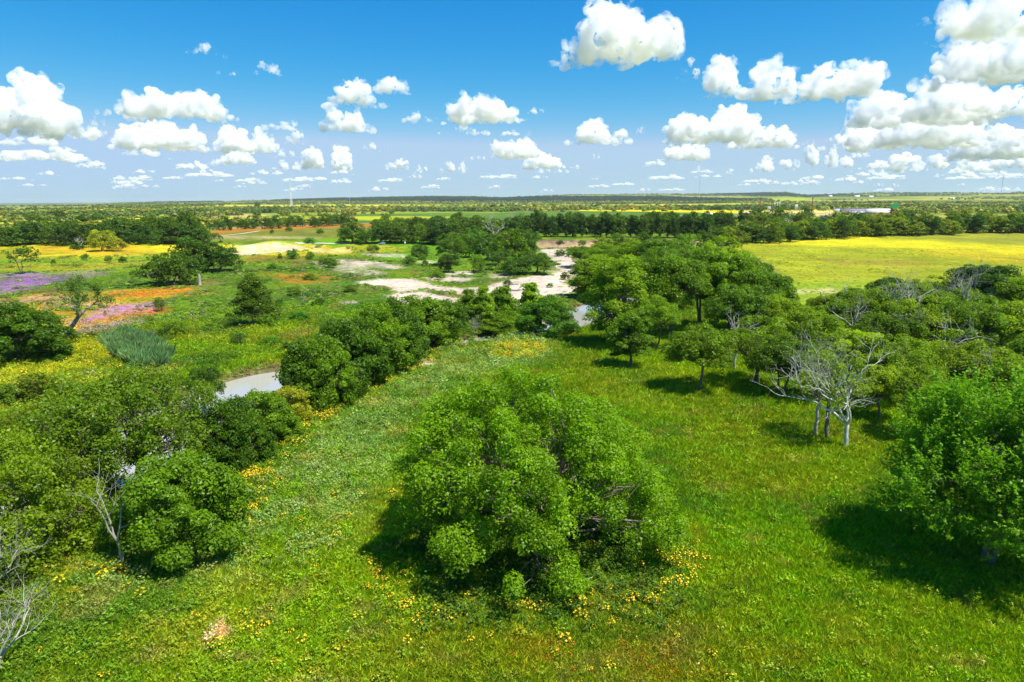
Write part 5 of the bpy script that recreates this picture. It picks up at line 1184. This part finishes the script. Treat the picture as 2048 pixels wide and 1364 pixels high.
for k, (px, base, top) in enumerate(((1651, 436, 418), (1658, 434, 419), (1666, 436, 416), (1573, 420, 410), (1579, 420, 411), (1785, 432, 424))):
    p = at(px, base); s = ppm(p); H = (base - top) / s; e = link('lamp_post', None); e.location = p
    tag(e, 'pale thin lamp post standing in the town yard', 'lamp post', 'pale posts in the town yard')
    tb = Tubes(5); tb.add([(0, 0, -.2), (0, 0, H)], [.32, .22]); link('pole', tb.mesh('pole', M_STEEL), e); boxes('lamp_head', [(.7, 0, H, 1.8, .5, .3)], M_STEEL, e)
p = at(1788, 430); s = ppm(p); e = link('green_sign', None); e.location = p; tag(e, 'green rounded sign board on a dark post right of the white roofed shed', 'sign')
boxes('post', [(0, 0, 5, .8, .8, 10 + .01)], M_RUST, e)
tb = Tubes(14); W_, H_ = 14 / s, 9 / s; M_GR = cmat('green_board', (.03, .30, .09), rough=.5)
a_ = np.linspace(0, 2 * math.pi, 25)[:-1]; r_ = (np.abs(np.cos(a_)) ** 4 + np.abs(np.sin(a_)) ** 4) ** -.25; pr = np.stack([np.cos(a_) * r_ * W_ / 2, 0 * a_, np.sin(a_) * r_ * H_ / 2 + 10 + H_ / 2], 1)
bm_ = bmesh.new(); v0 = [bm_.verts.new((q[0], -.5, q[2])) for q in pr]; v1 = [bm_.verts.new((q[0], .5, q[2])) for q in pr]; bm_.faces.new(v0); bm_.faces.new(v1[::-1])
for i in range(24): bm_.faces.new((v0[i], v1[i], v1[(i + 1) % 24], v0[(i + 1) % 24]))
me_ = bpy.data.meshes.new('board'); bm_.to_mesh(me_); bm_.free(); me_.materials.append(M_GR); link('board', me_, e)
boxes('frame', [(-W_ / 2 - .3, 0, 10 + H_ / 2, .6, 1.3, H_ * .9)], M_DGREY, e)

# parked car under the trees
p = at(764, 489); s = ppm(p); e = link('parked_car', None); e.location = p; e.rotation_euler = (0, 0, 1.0); tag(e, 'small blue grey car parked under trees beside the green flat', 'car')
MCAR = cmat('blue_grey_paint', (.16, .24, .42), rough=.3, noise=.03); bm_ = bmesh.new()
prof = [(-2.2, .35), (-2.2, .85), (-1.7, 1.0), (-1.0, 1.05), (-.5, 1.55), (1.0, 1.6), (1.9, 1.1), (2.2, 1.0), (2.2, .35)]
A_ = [bm_.verts.new((x, -.9 + (.15 if z > 1.2 else 0), z)) for x, z in prof]; B_ = [bm_.verts.new((x, .9 - (.15 if z > 1.2 else 0), z)) for x, z in prof]; bm_.faces.new(A_); bm_.faces.new(B_[::-1])
for i in range(len(prof)): j = (i + 1) % len(prof); bm_.faces.new((A_[i], B_[i], B_[j], A_[j]))
me_ = bpy.data.meshes.new('body'); bm_.to_mesh(me_); bm_.free(); me_.materials.append(MCAR); link('body', me_, e)
for sg in (-1, 1): boxes('side_window', [(.2, sg * .83, 1.3, 1.9, .06, .36)], M_WIN, e)
o = boxes('windscreen', [(0, 0, 0, .06, 1.4, .6)], M_WIN, e); o.location = (-.80, 0, 1.33); o.rotation_euler = (0, .78, 0)
for x in (-1.4, 1.4):
    for sg in (-1, 1):
        tb = Tubes(12); tb.add([(x, sg * .72, .34), (x, sg * .93, .34)], [.34, .34]); link('wheel', tb.mesh('wheel', cmat('tyre', (.03, .03, .03))), e)
p = at(810, 489); e = boxes('white_post', [(0, 0, .8, .6, .3, 1.8)], cmat('white_paint', (.8, .8, .8))); e.location = p; tag(e, 'small white marker post right of the parked car', 'post')
# driftwood on the gravel
for k, (px, py, L_, lab) in enumerate(((1022, 571, 5, 'grey driftwood log lying on the gravel, farther one'), (1033, 583, 6, 'grey driftwood log lying on the gravel, nearer one'))):
    p = at(px, py); tb = Tubes(7); rr = np.random.default_rng(k); tb.add(curve(rr, (-L_ / 2, 0, .2), (L_ / 2, .8, .35), 8, .1, .03), np.linspace(.32, .12, 8)); tb.add([(0, 0, .3), (.8, .9, .9), (1.3, 1.8, 1.0)], [.12, .08, .04])
    o = link('driftwood_log', tb.mesh('driftwood_log', M_DGREY)); o.location = p; tag(o, lab, 'log')
# roads
def strip(name, pts, w, mat, label):
    P = [np.array(at(*q)[:2]) for q in pts]; Q = []
    for a, b in zip(P[:-1], P[1:]):
        n = max(2, int(np.linalg.norm(b - a) / 6)); Q += [a + (b - a) * t / n for t in range(n)]
    Q.append(P[-1]); Q = np.array(Q); d = unit(np.gradient(Q, axis=0)); nn = np.stack([-d[:, 1], d[:, 0]], 1)
    L, Rr = Q - nn * w / 2, Q + nn * w / 2; V = np.stack([np.column_stack([L, height(L[:, 0], L[:, 1]) + .12]), np.column_stack([Rr, height(Rr[:, 0], Rr[:, 1]) + .12])], 1).reshape(-1, 3)
    tag(link(name, mesh_np(name, V, [(2 * i, 2 * i + 2, 2 * i + 3, 2 * i + 1) for i in range(len(Q) - 1)], None, mat)), label, kind='structure')
strip('road', [(150, 459), (300, 457), (400, 458), (560, 453), (700, 447.5), (800, 445)], 7, cmat('pale_asphalt', (.34, .33, .31)), 'pale country road behind the row of trees')
strip('dirt_track', [(590, 486), (615, 487), (640, 486.5), (700, 487)], 3.5, cmat('pale_dirt', (.5, .43, .34)), 'short pale dirt track on the green flat')
strip('path', [(520, 462), (480, 468), (440, 472), (400, 475)], 3, cmat('pale_dirt', (.5, .43, .34)), 'pale footpath across the brownish field')
